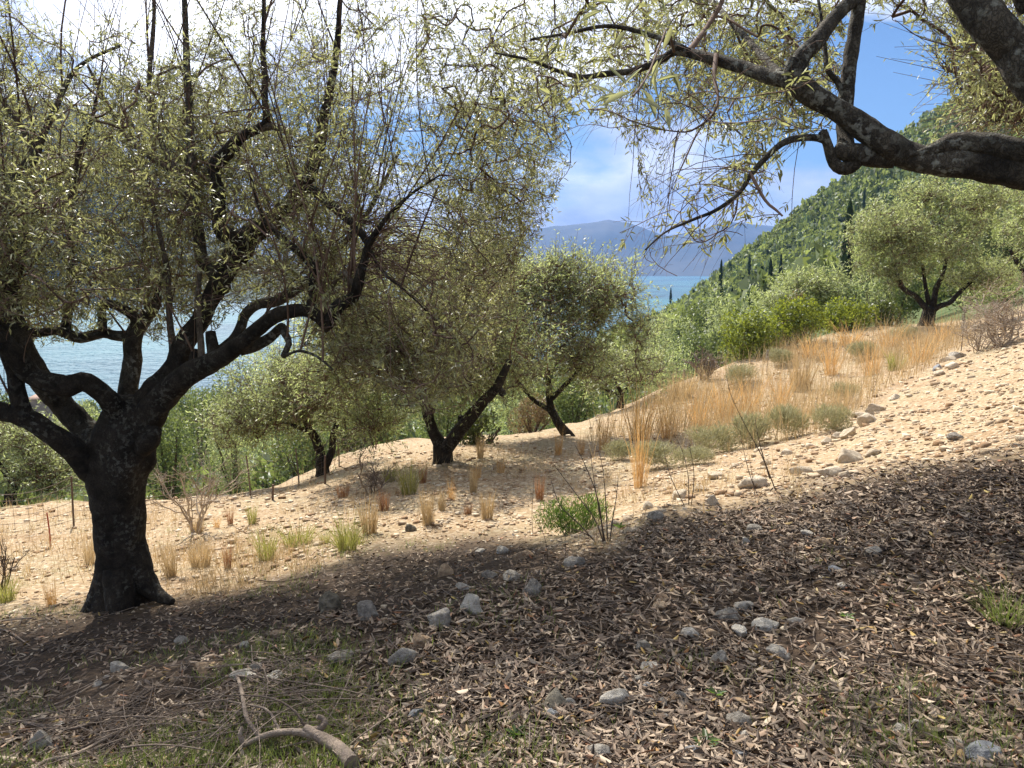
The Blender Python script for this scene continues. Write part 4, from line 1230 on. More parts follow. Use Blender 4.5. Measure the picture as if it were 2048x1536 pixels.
tot = 0
for args in [
    # V-shaped trunk in the middle
    dict(label='olive tree with a black V-shaped double trunk and a sawn-off stub on its leaning stem', trunk=[(886, 926, 12.4, 46), (886, 905, 12.4, 40), (884, 890, 12.4, 36)],
         limbs=[[(884, 898, 12.4, 30), (876, 880, 12.4, 27), (868, 868, 12.4, 25), (860, 845, 12.4, 22), (855, 828, 12.4, 24), (852, 805, 12.4, 24), (845, 760, 12.4, 18), (820, 690, 12.4, 10)],
                [(886, 905, 12.4, 30), (903, 883, 12.3, 29), (920, 860, 12.2, 28), (938, 838, 12.1, 27), (955, 818, 12.0, 25), (970, 800, 11.9, 22), (993, 775, 11.8, 19), (1020, 720, 11.8, 12)],
                [(985, 775, 11.85, 14), (1000, 778, 11.8, 13), (1006, 790, 11.8, 14)], [(924, 850, 12.2, 18), (922, 838, 12.25, 14), (922, 832, 12.25, 13)]],
         lumps=[(830, 640, 190, 190, 12.6, 1.9, 3), (690, 720, 140, 120, 12.6, 1.3, 1.8), (980, 680, 130, 140, 12.4, 1.3, 2.0), (960, 560, 110, 90, 12.8, 1.2, 1.2), (900, 770, 150, 60, 12.4, 1.2, .8), (740, 850, 90, 45, 12.8, 0.7, .5), (720, 600, 110, 120, 13.0, 1.4, 1)], n_att=1600, seed=71),
    dict(label='round bright-topped olive tree on a thin curved trunk beyond the V-shaped trunk', trunk=[(1138, 876, 15, 26), (1128, 862, 15, 22), (1114, 842, 15, 18), (1104, 822, 15, 17)],
         limbs=[[(1104, 825, 15, 17), (1100, 805, 15, 15), (1098, 785, 15, 14), (1096, 740, 15, 9)], [(1102, 822, 15, 11), (1085, 812, 15, 9), (1067, 800, 15, 9), (1043, 772, 15, 8), (1020, 740, 15, 5)], [(1101, 800, 15, 12), (1115, 786, 15, 11), (1130, 770, 15, 10), (1150, 750, 15, 7), (1180, 710, 15, 5)]],
         lumps=[(1110, 570, 130, 105, 15.2, 1.6, 2.5), (1190, 620, 110, 120, 15.0, 1.4, 2.2), (1030, 630, 140, 140, 15.3, 1.5, 3.2), (1090, 530, 110, 75, 15.3, 1.2, 1.3), (1130, 720, 160, 65, 15, 1.5, 1.6), (1230, 560, 60, 60, 15, .8, .7), (1240, 660, 85, 110, 15, 1.0, 1.4), (1000, 720, 80, 80, 15, 1.0, 1.0), (1260, 730, 70, 55, 15.3, .8, .8), (1060, 520, 80, 60, 15.3, .8, .7)], n_att=2100, seed=72),
    dict(label='small olive tree with a forked trunk standing behind the wire fence', trunk=[(645, 956, 14.6, 34), (645, 940, 14.6, 29), (644, 928, 14.6, 26)],
         limbs=[[(644, 935, 14.6, 24), (641, 915, 14.6, 21), (638, 898, 14.6, 20), (630, 876, 14.6, 18), (615, 850, 14.6, 13), (590, 810, 14.6, 9)], [(647, 938, 14.6, 20), (656, 920, 14.5, 17), (664, 900, 14.5, 15), (667, 868, 14.5, 13), (680, 830, 14.5, 8)], [(628, 868, 14.6, 11), (605, 858, 14.5, 9), (585, 850, 14.4, 7), (568, 845, 14.3, 5)]],
         lumps=[(560, 770, 110, 65, 14.8, 1.3, 2), (650, 780, 90, 70, 14.6, 1.2, 1.5), (500, 850, 85, 70, 14.3, 1.0, 1.6), (600, 840, 90, 40, 14.5, .9, 1), (470, 880, 55, 60, 14.2, .8, .8)], n_att=850, seed=73),
    dict(label='low pale olive tree whose crown spreads behind the foot of the thick trunk', trunk=[(20, 1015, 15, 26), (22, 990, 15, 22), (30, 960, 15, 18)],
         limbs=[[(30, 965, 15, 14), (50, 930, 15, 10), (70, 880, 15, 6)], [(28, 970, 15, 13), (0, 930, 15, 9), (-30, 880, 15, 6)]],
         lumps=[(60, 900, 95, 75, 15, 1.2, 2), (-60, 890, 110, 90, 15, 1.2, 1.5), (110, 950, 45, 45, 14.6, .7, .7), (30, 950, 90, 40, 14.6, .8, .8)], n_att=600, seed=74),
    dict(label='little olive tree with a dark low trunk beside the tall golden grass', trunk=[(1240, 806, 20, 14), (1241, 795, 20, 12), (1243, 785, 20, 11)],
         limbs=[[(1243, 788, 20, 9), (1235, 770, 20, 7), (1222, 745, 20, 5)], [(1243, 788, 20, 9), (1255, 772, 20, 7), (1275, 750, 20, 5)], [(1242, 792, 20, 7), (1225, 785, 20, 6), (1200, 775, 20, 4)]],
         lumps=[(1245, 735, 75, 45, 20, 1.1, 2), (1290, 740, 45, 40, 20, .8, 1), (1190, 760, 40, 35, 20, .7, .6)], n_att=200, seed=75, leaf=(0.09, 0.13)),
    dict(label='dark-trunked olive tree above the dry grass at the top of the slope', trunk=[(1853, 648, 24.5, 30), (1856, 632, 24.5, 26), (1860, 618, 24.5, 24)],
         limbs=[[(1856, 622, 24.5, 14), (1842, 605, 24.5, 11), (1830, 592, 24.5, 10), (1805, 575, 24.4, 9), (1795, 550, 24.4, 8), (1788, 530, 24.4, 6)], [(1862, 622, 24.5, 15), (1868, 600, 24.5, 12), (1872, 578, 24.5, 11), (1885, 550, 24.5, 8), (1895, 510, 24.5, 6)], [(1864, 622, 24.5, 13), (1880, 612, 24.3, 11), (1900, 605, 24.2, 10), (1912, 592, 24.2, 9), (1940, 565, 24.2, 7), (1970, 540, 24.2, 5)], [(1858, 610, 24.5, 10), (1852, 580, 24.6, 8), (1845, 530, 24.7, 6)]],
         lumps=[(1830, 480, 140, 85, 24.8, 2.0, 2.6), (1770, 480, 70, 75, 24.6, 1.4, 1.2), (1930, 480, 110, 90, 24.6, 1.8, 2), (1860, 400, 90, 45, 24.8, 1.4, 1), (1960, 410, 80, 60, 24.8, 1.4, 1), (1800, 560, 80, 35, 24.4, 1.0, .7), (1950, 560, 60, 30, 24.4, 1.0, .6)], n_att=1500, seed=76, cthr=0.02, leaf=(0.09, 0.13), shoots=5),
    dict(label='pale olive tree at the frame edge behind the heap of dead brushwood', trunk=[(2075, 640, 27, 28), (2078, 610, 27, 24), (2082, 590, 27, 22)],
         limbs=[[(2080, 595, 27, 14), (2050, 550, 27, 10), (2020, 500, 27, 6)], [(2082, 595, 27, 14), (2110, 540, 27, 10), (2130, 480, 27, 6)]],
         lumps=[(2040, 450, 85, 100, 27, 2.0, 2), (2120, 440, 120, 120, 27, 2.0, 2), (2020, 530, 60, 60, 26.6, 1.2, .9)], n_att=620, seed=77, leaf=(0.10, 0.14)),
    dict(label='silvery olive tree just past the crest behind the bright green mastic bushes', trunk=[(1620, 640, 34, 14), (1622, 625, 34, 12), (1624, 612, 34, 10)],
         limbs=[[(1624, 615, 34, 8), (1605, 595, 34, 6), (1590, 575, 34, 4)], [(1624, 615, 34, 8), (1640, 595, 34, 6), (1660, 570, 34, 4)]],
         lumps=[(1590, 585, 50, 40, 34, 1.2, 1), (1650, 580, 50, 45, 34, 1.2, 1.2), (1560, 610, 35, 30, 33, 1.0, .6)], n_att=300, seed=78, leaf=(0.13, 0.19)),
    dict(label='far olive crown hanging pale above the right-hand bough', trunk=[(2230, 560, 7.5, 60), (2225, 470, 7.4, 50), (2215, 390, 7.3, 46)],
         limbs=[[(2215, 395, 7.3, 36), (2170, 300, 7.0, 24), (2120, 220, 6.8, 16), (2060, 170, 6.6, 10), (1990, 150, 6.4, 5)], [(2215, 400, 7.3, 30), (2240, 250, 7.2, 20), (2250, 100, 7.2, 10)], [(2170, 300, 7.0, 16), (2110, 270, 6.9, 10), (2040, 240, 6.8, 6)]],
         lumps=[(2060, 190, 110, 75, 6.8, .7, 1.6), (2150, 120, 160, 160, 7.1, 1.0, 2), (1960, 110, 70, 70, 6.6, .5, .5)], n_att=300, seed=79, leaf=(0.045, 0.065), leafmat=OLIVE, lw=.24, shoots=6),
]:
    r, n = small_olive(**args)
    tot += n
print('small olive leaves', tot)


# ------------------------------------------------------------------ shrubs, bushes, cypresses, far wood
def leaf_blob(lumps, n, size, g, aspect=0.5, shell=0.35, upw=0.4, jit=1.0):
    """leaf-clump faces spread over the outer part of several lumps (centre, radii)"""
    vol = np.array([l[1][0] * l[1][2] for l in lumps], float)
    vol /= vol.sum()
    P, N = [], []
    for (c, r), v in zip(lumps, vol):
        k = max(3, int(n * v))
        d = randdir(k, g)
        rr = 1 - shell * g.uniform(0, 1, (k, 1)) ** 1.5
        # knobbly outline
        rr = rr * (1 + 0.22 * vnoise(d * 2.6 + np.array(c), 3)[:, None] + 0.12 * vnoise(d * 6 + np.array(c), 5)[:, None])
        P.append(np.array(c) + d * rr * np.array(r))
        N.append(d)
    P, N = np.vstack(P), np.vstack(N)
    m = len(P)
    D = unit(np.cross(N, randdir(m, g)) + N * 0.4 * jit + np.array([0, 0, upw]) * jit)
    Nn = unit(N + g.normal(size=(m, 3)) * 0.5 * jit + np.array([0, 0, 0.4]) * jit)
    L = size * g.uniform(0.6, 1.4, m)
    return leaf_quads(P, D, Nn, L, L * aspect)


def blob_lumps(k, g, w=1.0, h=1.0):
    out = [((0, 0, 0.5 * h), (0.62 * w, 0.62 * w, 0.5 * h))]
    for _ in range(k):
        a = g.uniform(0, 2 * math.pi)
        q = g.uniform(0.25, 0.65)
        s = g.uniform(0.25, 0.48)
        out.append(((math.cos(a) * q * w, math.sin(a) * q * w, h * g.uniform(0.25, 0.8)), (s * w, s * w, s * h * 0.85)))
    return out


def stems(n, g, w, h, r=0.03):
    a = g.uniform(0, 2 * math.pi, n)
    top = np.stack([np.cos(a) * w * g.uniform(0.2, 0.7, n), np.sin(a) * w * g.uniform(.2, .7, n), h * g.uniform(.5, .9, n)], -1)
    u = np.linspace(0, 1, 4)[None, :, None]
    P = top[:, None] * u + (g.normal(size=(n, 3)) * 0.1)[:, None] * (u * (1 - u)) - np.array([0, 0, 0.1])
    return tubes(P, np.linspace(r, r * 0.3, 4)[None] * np.ones((n, 1)), 4)


def bush_proto(seed, n, size, matl, k=6, stem=True, aspect=0.5):
    return dict(seed=seed, n=n, size=size, mat=matl, k=k, aspect=aspect)


def place_bush(proto, name, label, cat, px, py, depth, wpx, hpx, group, rz=0.0):
    """a bush whose foot shows at px,py, wpx x hpx photograph pixels large"""
    p = pix_at(px, py, depth)
    p[2] = min(p[2], float(height(p[0:1], p[1:2])[0]) + 0.1)
    top = pix_at(px, py - hpx, depth)[2]
    w = wpx * depth / F / 2
    h = max(top - p[2], 0.3)
    g = np.random.default_rng(proto['seed'] + int(px))
    root = thing(name, label, cat, p, group)
    lum = [(np.array(c) * (w, w, h), np.array(r) * (w, w, h)) for c, r in blob_lumps(proto['k'], g)]
    size = max(proto['size'], 5.5 * depth / F)
    n = int(np.clip(9.0 * w * h / (size * size * proto['aspect']), 900, 4500))
    add('foliage', mesh_from('foliage', leaf_blob(lum, n, size, g, proto['aspect']), proto['mat']), root, 'stuff')
    add('stem', mesh_from('stem', stems(7, g, w, h, 0.025 + 0.008 * h), DARKSTEM), root)
    return root


PB = [bush_proto(100 + i, 0, 0.075, SCRUB, 8) for i in range(3)]
PM = [bush_proto(110 + i, 0, 0.075, MASTIC, 9, aspect=0.6) for i in range(3)]
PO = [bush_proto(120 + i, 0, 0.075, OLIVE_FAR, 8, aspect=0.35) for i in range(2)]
BROWNLEAF = leaf_mat('dry_brown_leaf', (0.16, 0.11, 0.06), (0.2, 0.15, 0.09), (0.3, 0.2, 0.08), 0.3)
DARKLEAF = leaf_mat('dark_bush_leaf', (0.04, 0.055, 0.018), (0.06, 0.07, 0.03), (0.14, 0.17, 0.03), 0.3)
PD = [bush_proto(130, 0, 0.075, DARKLEAF, 7)]
PBR = [bush_proto(131, 0, 0.06, BROWNLEAF, 6, aspect=0.22)]

g = np.random.default_rng(8)
GB = 'bushes and small trees on the slope below the grove'
BUSHES = [
    # proto, name, label, category, px, py(foot), depth, width, height
    (PM[0], 'mastic_bush', 'bright green mastic bush with a dark shaded hollow, outermost on the grassy crest', 23.5, 1480, 722, 150, 105),
    (PM[1], 'mastic_bush', 'bright yellow-green mastic bush between the hollow bush and the dark olive trunk', 24.5, 1585, 692, 150, 95),
    (PM[2], 'mastic_bush', 'wide mastic bush growing nearest the olive at the top of the slope', 26, 1690, 668, 150, 70),
    (PM[0], 'mastic_bush', 'small mastic bush tucked low against the crest grass below the silvery olive', 24, 1540, 705, 90, 60),
    (PD[0], 'dark_bush', 'dark bush with brown twigs right under the forked olive at the slope top', 26.5, 1770, 655, 100, 50),
    (PD[0], 'dark_bush', 'dark rounded bush just behind the leaning stem of the V-shaped olive', 14.5, 965, 898, 120, 78),
    (PBR[0], 'dry_bush', 'brown half-dead bush between the V-shaped olive and the curved trunk', 17, 1065, 868, 110, 70),
    (PD[0], 'dark_bush', 'dark green bush behind the fence beside the small forked olive', 17.5, 705, 910, 70, 50),
    (PB[0], 'bush', 'leafy green bush at the fence line behind the bare twiggy shrub', 18, 340, 985, 150, 170),
    (PB[1], 'bush', 'tall dark green bush in the gap right of the thick black trunk', 22, 330, 960, 170, 170),
    (PO[0], 'bush', 'pale grey-green bush leaning over the stony patch behind the fence', 19, 470, 960, 150, 140),
    (PB[2], 'bush', 'lime green low bush under the fenced olive crown', 20, 600, 915, 190, 60),
    (PB[0], 'bush', 'round green bush whose top meets the water right of the trunk', 42, 400, 900, 190, 130),
    (PB[1], 'bush', 'green tree-like bush standing against the bright sea below the drooping limb', 60, 510, 880, 200, 150),
    (PO[1], 'bush', 'olive-green bush with a pointed top between the sea and the fenced olive', 35, 560, 900, 170, 190),
    (PB[2], 'bush', 'broad green bush low on the coast slope left of the fenced olive', 90, 440, 850, 150, 70),
    (PB[0], 'bush', 'dense green bush behind the crown of the V-shaped olive', 28, 740, 905, 190, 130),
    (PB[1], 'bush', 'green thicket bush visible between the two stems of the V-shaped olive', 24, 890, 880, 150, 90),
    (PO[0], 'bush', 'light green bush behind the curved olive trunk', 26, 1030, 850, 150, 110),
    (PB[2], 'bush', 'shadowy bush right behind the thin curved olive', 25, 1150, 840, 140, 90),
    (PO[1], 'bush', 'soft grey-green bush at the gully rim past the little olive', 30, 1340, 770, 140, 90),
    (PB[0], 'bush', 'green bush in the gully directly left of the hollow mastic bush', 36, 1405, 745, 120, 90),
    (PB[1], 'bush', 'dark-based bush in the gully beside a dead brown thicket', 42, 1375, 715, 110, 70),
    (PO[0], 'bush', 'pale rounded bush in the gully under the wooded hillside', 60, 1340, 690, 130, 80),
    (PO[1], 'bush', 'pale olive-like bush rising above the hollow mastic bush', 55, 1450, 670, 120, 80),
    (PB[2], 'bush', 'green bush at the foot of the cypress row', 75, 1400, 660, 110, 60),
    (PO[0], 'bush', 'silver-green bush between the mastic bushes and the cypress row', 48, 1520, 650, 120, 60),
    (PBR[0], 'dry_bush', 'brown leafless bush in front of the silvery olive on the crest', 31, 1590, 640, 70, 55),
    (PB[0], 'bush', 'green bush beneath the tall solitary cypress', 38, 1690, 640, 110, 80),
    (PO[1], 'bush', 'grey-green bush left of the tall cypress foot', 40, 1730, 630, 120, 80),
    (PB[1], 'bush', 'dense bush behind the branches of the slope-top olive', 40, 1790, 625, 150, 110),
    (PB[2], 'bush', 'leafy bush filling the gap behind the forked dark trunk', 36, 1930, 610, 160, 90),
    (PO[0], 'bush', 'yellowish bush behind the dead brushwood heap', 30, 1990, 610, 140, 70),
    (PB[0], 'bush', 'sunny green bush below the lowest left limb, beside the trunk', 26, 30, 980, 170, 90),
    (PB[1], 'bush', 'green bush seen under the arch of the left limbs, by the stone hut', 60, 40, 880, 140, 75),
    (PO[1], 'bush', 'pale bush below the stone hut near the water', 80, 150, 880, 130, 70),
    (PB[2], 'bush', 'bush hidden behind the black trunk fork with its top lit', 40, 220, 930, 170, 100),
    (PB[0], 'bush', 'reed-like bright bush on the shore right of the stone hut', 120, 170, 845, 80, 45),
    (PB[1], 'bush', 'coastal bush at the far edge of the shore left of the hut', 130, 10, 840, 120, 50),
    (PO[0], 'bush', 'coastal bush right of the trunk whose top cuts the sea glitter', 110, 330, 850, 120, 60),
]
for k, (pr, nm, lab, dep, px, py, w_, h_) in enumerate(BUSHES):
    cat = 'bush'
    place_bush(pr, nm, lab, cat, px, py, dep, w_, h_, GB, rz=k * 1.3)


def cypress(label, px, py, depth, h_px, w_px, proto):
    p = pix_at(px, py, depth)
    p[2] -= 0.6
    root = thing('cypress_tree', label, 'tree', p, 'cypresses on the hillside')
    root.scale = (w_px * depth / F / 2, w_px * depth / F / 2, h_px * depth / F)
    root.rotation_euler = (0, 0, px * 0.7)
    add('crown', proto[0], root, 'stuff')
    add('trunk', proto[1], root)


def cyp_proto(seed, n):
    g = np.random.default_rng(seed)
    u = g.uniform(0, 1, n) ** 0.85
    prof = np.where(u < 0.2, 0.45 + 2.2 * u, 0.9 * (1 - u) ** 0.62 * 1.15) * (1 + 0.2 * g.normal(size=n))
    a = g.uniform(0, 2 * math.pi, n)
    N = np.stack([np.cos(a), np.sin(a), 0 * a], -1)
    P = N * (prof * g.uniform(0.5, 1.0, n))[:, None] + np.stack([0 * u, 0 * u, u * 0.95 + 0.03], -1)
    s = 0.075 * g.uniform(.6, 1.4, n)
    # tall narrow sprays pointing up
    S = np.cross(N, np.array([0, 0, 1.0]))
    V = np.stack([P, P + S * 0.22 * (0.5 + g.uniform(0, .7, (n, 1))) + np.array([0, 0, .03]), P + N * 0.12 + np.array([0, 0, 1.0]) * s[:, None], P - S * 0.22 + np.array([0, 0, .03])], 1).reshape(-1, 3)
    Fq = (np.arange(n) * 4)[:, None] + np.arange(4)[None]
    tr = tube(np.array([[0, 0, -.05], [0, 0, .1], [0, 0, .9]]), np.array([.14, .12, .02]), 6)
    return mesh_from('crown', [(V, Fq)], CYPRESS), mesh_from('trunk', tr, DARKSTEM)


CY = [cyp_proto(200, 700), cyp_proto(201, 500)]
for a in [('tall dark cypress rising alone behind the mastic bushes, its top against the hill', 1688, 600, 62, 200, 34, CY[0]),
          ('slim black cypress pricking up on the hill ridge beside the far bay', 1441, 572, 200, 54, 11, CY[1]),
          ('small cypress at the water edge of the wooded hill', 1341, 606, 330, 32, 7, CY[1]),
          ('short cypress between the bay and the hill crest cypress', 1387, 608, 300, 32, 9, CY[1]),
          ('dark cypress at the left end of the cypress row', 1441, 640, 150, 70, 18, CY[0]),
          ('tall cypress second from the left of the row', 1462, 635, 150, 62, 16, CY[1]),
          ('broad cypress in the middle of the row', 1483, 628, 145, 76, 20, CY[0]),
          ('thin cypress right of the broad one in the row', 1503, 622, 150, 70, 14, CY[1]),
          ('dark leaning cypress near the right end of the row', 1520, 612, 140, 82, 22, CY[0]),
          ('blackish cypress at the right end of the row', 1538, 605, 140, 88, 20, CY[1]),
          ('cypress above the row on the steep hillside', 1498, 548, 230, 42, 9, CY[1]),
          ('cypress high on the slope left of the silvery olive', 1560, 560, 210, 52, 11, CY[0]),
          ('tiny cypress on the hill skyline under the big bough', 1810, 272, 380, 16, 6, CY[1]),
          ('narrow cypress on the hill face below the hanging knob of the bough', 1727, 420, 260, 46, 8, CY[1]),
          ('cypress behind the slope-top olive crown on the hill', 1792, 445, 240, 40, 9, CY[0])]:
    cypress(*a)


def build_forest():
    g = np.random.default_rng(14)
    n = 7000
    az = np.radians(g.uniform(7, 40, n))
    r = np.sqrt(g.uniform(75 ** 2, 440 ** 2, n))
    X, Y = np.sin(az) * r, np.cos(az) * r
    Z = height(X, Y)
    lim = np.interp(np.degrees(az), [5, 10, 15, 20, 33, 44], [150, 120, 110, 85, 70, 60])
    ok = (r > lim) & (Z > -55)
    # thin out to a natural spacing
    X, Y, Z, r = X[ok], Y[ok], Z[ok], r[ok]
    cell = {}
    sel = []
    for i in range(len(X)):
        k = (int(X[i] // 4.1), int(Y[i] // 4.1))
        if k in cell:
            continue
        cell[k] = 1
        sel.append(i)
    sel = np.array(sel)
    X, Y, Z, r = X[sel], Y[sel], Z[sel], r[sel]
    protos = []
    for s in range(6):
        gg = np.random.default_rng(300 + s)
        protos.append(leaf_blob(blob_lumps(6, gg), 88, 0.42, gg, 0.8, 0.18, jit=0.4)[0])
    V, Fq = [], []
    off = 0
    for i in range(len(X)):
        pv, pf = protos[i % 6]
        w = g.uniform(1.7, 3.9)
        h = w * g.uniform(1.1, 1.9)
        a = g.uniform(0, 6.28)
        c, s = math.cos(a) * w, math.sin(a) * w
        V.append(np.stack([pv[:, 0] * c - pv[:, 1] * s + X[i], pv[:, 0] * s + pv[:, 1] * c + Y[i], pv[:, 2] * h + Z[i] - 0.4], -1))
        Fq.append(pf + off)
        off += len(pv)
    print('forest', len(X))
    me = mesh_from('hillside_forest', [(np.vstack(V), np.vstack(Fq))], FOREST)
    at = me.attributes.new('tint', 'FLOAT', 'POINT')
    at.data.foreach_set('value', np.concatenate([np.full(len(v), g.uniform()) for v in V]).astype(np.float32))
    o = add('hillside_forest', me, kind='stuff')
    tag(o, 'dense green evergreen wood covering the steep hillside above the bay', 'forest')
    # scrub between the grove and the shore, too tangled to count
    n = 1500
    az = np.radians(g.uniform(-40, 20, n))
    r = np.exp(g.uniform(math.log(17), math.log(330), n))
    X, Y = np.sin(az) * r, np.cos(az) * r
    P = np.stack([X, Y, 0 * X], -1)
    Z = height(X, Y)
    ok = (scrub_factor(P) > 0.9) & (Z > -57) & (r > np.interp(np.degrees(az), [-48, -20, -10, 0, 10, 20], [18, 20, 26, 32, 30, 36]))
    X, Y, Z, r = X[ok], Y[ok], Z[ok], r[ok]
    V, Fq = [], []
    off = 0
    nearp = []
    for s_ in range(6):
        gg = np.random.default_rng(330 + s_)
        nearp.append(leaf_blob(blob_lumps(5, gg), 140, 0.25, gg, 0.5, 0.35)[0])
    for i in range(len(X)):
        pv, pf = (nearp if r[i] < 60 else protos)[i % 6]
        w = g.uniform(0.5, 1.1) * (1 + r[i] / 90)
        h = w * g.uniform(0.7, 1.1)
        a = g.uniform(0, 6.28)
        c, s = math.cos(a) * w, math.sin(a) * w
        V.append(np.stack([pv[:, 0] * c - pv[:, 1] * s + X[i], pv[:, 0] * s + pv[:, 1] * c + Y[i], pv[:, 2] * h + Z[i] - 0.25], -1))
        Fq.append(pf + off)
        off += len(pv)
    o = add('undergrowth', mesh_from('undergrowth', [(np.vstack(V), np.vstack(Fq))], SCRUB), kind='stuff')
    tag(o, 'tangled green undergrowth running down from the grove to the shore', 'undergrowth')


build_forest()


# ------------------------------------------------------------------ loose stones, leaf litter, grass (what nobody could count)
def sample_px(n, x0, x1, y0, y1, g):
    return np.c_[g.uniform(x0, x1, n), g.uniform(y0, y1, n)]


ICO = None


def ico():
    t = (1 + 5 ** .5) / 2
    V = unit(np.array([(-1, t, 0), (1, t, 0), (-1, -t, 0), (1, -t, 0), (0, -1, t), (0, 1, t), (0, -1, -t), (0, 1, -t), (t, 0, -1), (t, 0, 1), (-t, 0, -1), (-t, 0, 1)], float))
    Fc = np.array([(0, 11, 5), (0, 5, 1), (0, 1, 7), (0, 7, 10), (0, 10, 11), (1, 5, 9), (5, 11, 4), (11, 10, 2), (10, 7, 6), (7, 1, 8), (3, 9, 4), (3, 4, 2), (3, 2, 6), (3, 6, 8), (3, 8, 9), (4, 9, 5), (2, 4, 11), (6, 2, 10), (8, 6, 7), (9, 8, 1)])
    return V, Fc


def subdivide(V, Fc):
    V = list(map(tuple, V))
    cache = {}

    def midp(a, b):
        k = (min(a, b), max(a, b))
        if k not in cache:
            v = np.array(V[a]) + np.array(V[b])
            V.append(tuple(v / np.linalg.norm(v)))
            cache[k] = len(V) - 1
        return cache[k]
    out = []
    for a, b, c in Fc:
        x, y, z = midp(a, b), midp(b, c), midp(c, a)
        out += [(a, x, z), (b, y, x), (c, z, y), (x, y, z)]
    return np.array(V), np.array(out)


def scatter_stones(P, size, g, name, matl, label, flat=0.6):
    V0 = unit(np.array([(x, y, z) for x in (-1, 1) for y in (-1, 1) for z in (-1, 1)], float))
    F0 = np.array([(0, 1, 3), (0, 3, 2), (4, 6, 7), (4, 7, 5), (0, 4, 5), (0, 5, 1), (2, 3, 7), (2, 7, 6), (0, 2, 6), (0, 6, 4), (1, 5, 7), (1, 7, 3)])
    m = len(P)
    jit = 1.12 + 0.42 * g.uniform(-1, 1, (m, 8))
    q = V0[None] * jit[..., None]
    sc = np.stack([size * g.uniform(.7, 1.3, m), size * g.uniform(.6, 1.0, m), size * flat * g.uniform(.6, 1.2, m)], -1)
    q = q * sc[:, None]
    a = g.uniform(0, 6.28, m)
    c, s = np.cos(a)[:, None], np.sin(a)[:, None]
    q = np.stack([q[..., 0] * c - q[..., 1] * s, q[..., 0] * s + q[..., 1] * c, q[..., 2]], -1)
    q = q + P[:, None]
    Fc = (np.arange(m) * 8)[:, None, None] + F0[None]
    o = add(name, mesh_from(name, [(q.reshape(-1, 3), Fc.reshape(-1, 3))], matl), kind='stuff')
    return tag(o, label, 'gravel')


def build_gravel():
    g = np.random.default_rng(21)
    S = np.vstack([sample_px(17000, -150, 2250, 640, 1330, g), sample_px(9000, 1300, 2150, 640, 1000, g), sample_px(5000, 350, 1350, 900, 1120, g)])
    P = ground_at(S[:, 0], S[:, 1])
    lit = litter_factor(P)
    scr = scrub_factor(P)
    r = np.hypot(P[:, 0], P[:, 1])
    cl = fbm(P * np.array([0.9, 0.9, 0]), 3, 44)
    keep = (g.uniform(size=len(P)) > lit * 0.86) & (scr < 0.5) & (r < 27) & (cl > -0.28 - 0.3 * g.uniform(size=len(P)))
    P, r = P[keep], r[keep]
    px0 = project(P)[0]
    kk = (px0 < 1400) | (g.uniform(size=len(P)) < 0.85)
    P, r, px0 = P[kk], r[kk], px0[kk]
    slope_ = (px0 > 1400)
    size = 0.0105 * np.exp(g.normal(size=len(P)) * np.where(slope_, 0.65, 0.55)) * np.clip(0.55 + r / 8.5, 0.7, 2.2)
    px_, py_, fw_ = project(P)
    size = size * np.where((px_ > 1250) & (r > 5.5), 0.88, 1.0)
    size = np.minimum(size, np.where(litter_factor(P) > 0.5, 0.018, 0.06))
    print('gravel', len(P))
    scatter_stones(P, size, g, 'gravel', STONE_WARM, 'loose ochre and pale limestone rubble strewn over the sunny slope')


build_gravel()


def build_litter():
    g = np.random.default_rng(22)
    S = np.vstack([sample_px(66000, -150, 2250, 900, 1620, g), sample_px(16000, 1250, 2200, 900, 1150, g)])
    P = ground_at(S[:, 0], S[:, 1])
    lit = litter_factor(P)
    cl = fbm(P * np.array([1.5, 1.5, 0]), 4, 45)
    left = smooth(0.2, -1.8, P[:, 0]) * 0.22
    keep = (g.uniform(size=len(P)) < np.clip(lit * (0.92 + 1.1 * cl - left), 0.035, 1)) & (P[:, 1] < 12)
    P = P[keep]
    m = len(P)
    a = g.uniform(0, 6.28, m)
    D = unit(np.stack([np.cos(a), np.sin(a), 0.25 * g.normal(size=m)], -1))
    N = unit(np.stack([0.5 * g.normal(size=m), 0.5 * g.normal(size=m), np.where(g.uniform(size=m) < .4, -1.0, 1.0)], -1))
    L = np.where(g.uniform(size=m) < 0.22, g.uniform(0.008, 0.024, m), g.uniform(0.030, 0.064, m))
    W = L * g.uniform(0.15, 0.30, m)
    P = P - D * L[:, None] * 0.5 + np.array([0, 0, 1.0]) * g.uniform(0.004, 0.022, m)[:, None]
    curl = g.uniform(-0.25, 0.35, (m, 1))
    print('litter', m)
    o = add('fallen_leaves', mesh_from('fallen_leaves', leaf_hex(P, D, N, L, W, curl), LITTER), kind='stuff')
    tag(o, 'brown and tan fallen olive leaves carpeting the shaded ground', 'leaf litter')
    # twiglets in the litter
    S = sample_px(900, -100, 2150, 1080, 1600, g)
    P = ground_at(S[:, 0], S[:, 1])
    P = P[g.uniform(size=len(P)) < litter_factor(P)]
    m = len(P)
    a = g.uniform(0, 6.28, m)
    D = np.stack([np.cos(a), np.sin(a), 0.12 * g.normal(size=m)], -1)
    L = g.uniform(0.08, 0.32, m)
    u = np.linspace(-.5, .5, 4)[None, :, None]
    C = P[:, None] + D[:, None] * L[:, None, None] * u + (g.normal(size=(m, 3)) * np.array([.2, .2, .03]))[:, None] * L[:, None, None] * u ** 2 + np.array([0, 0, .014])
    o = add('twig_litter', mesh_from('twig_litter', tubes(C, np.full((m, 4), 1.0) * g.uniform(0.0012, 0.003, (m, 1)), 4), DEADWOOD), kind='stuff')
    tag(o, 'thin dry twigs scattered through the fallen leaves', 'leaf litter')


build_litter()


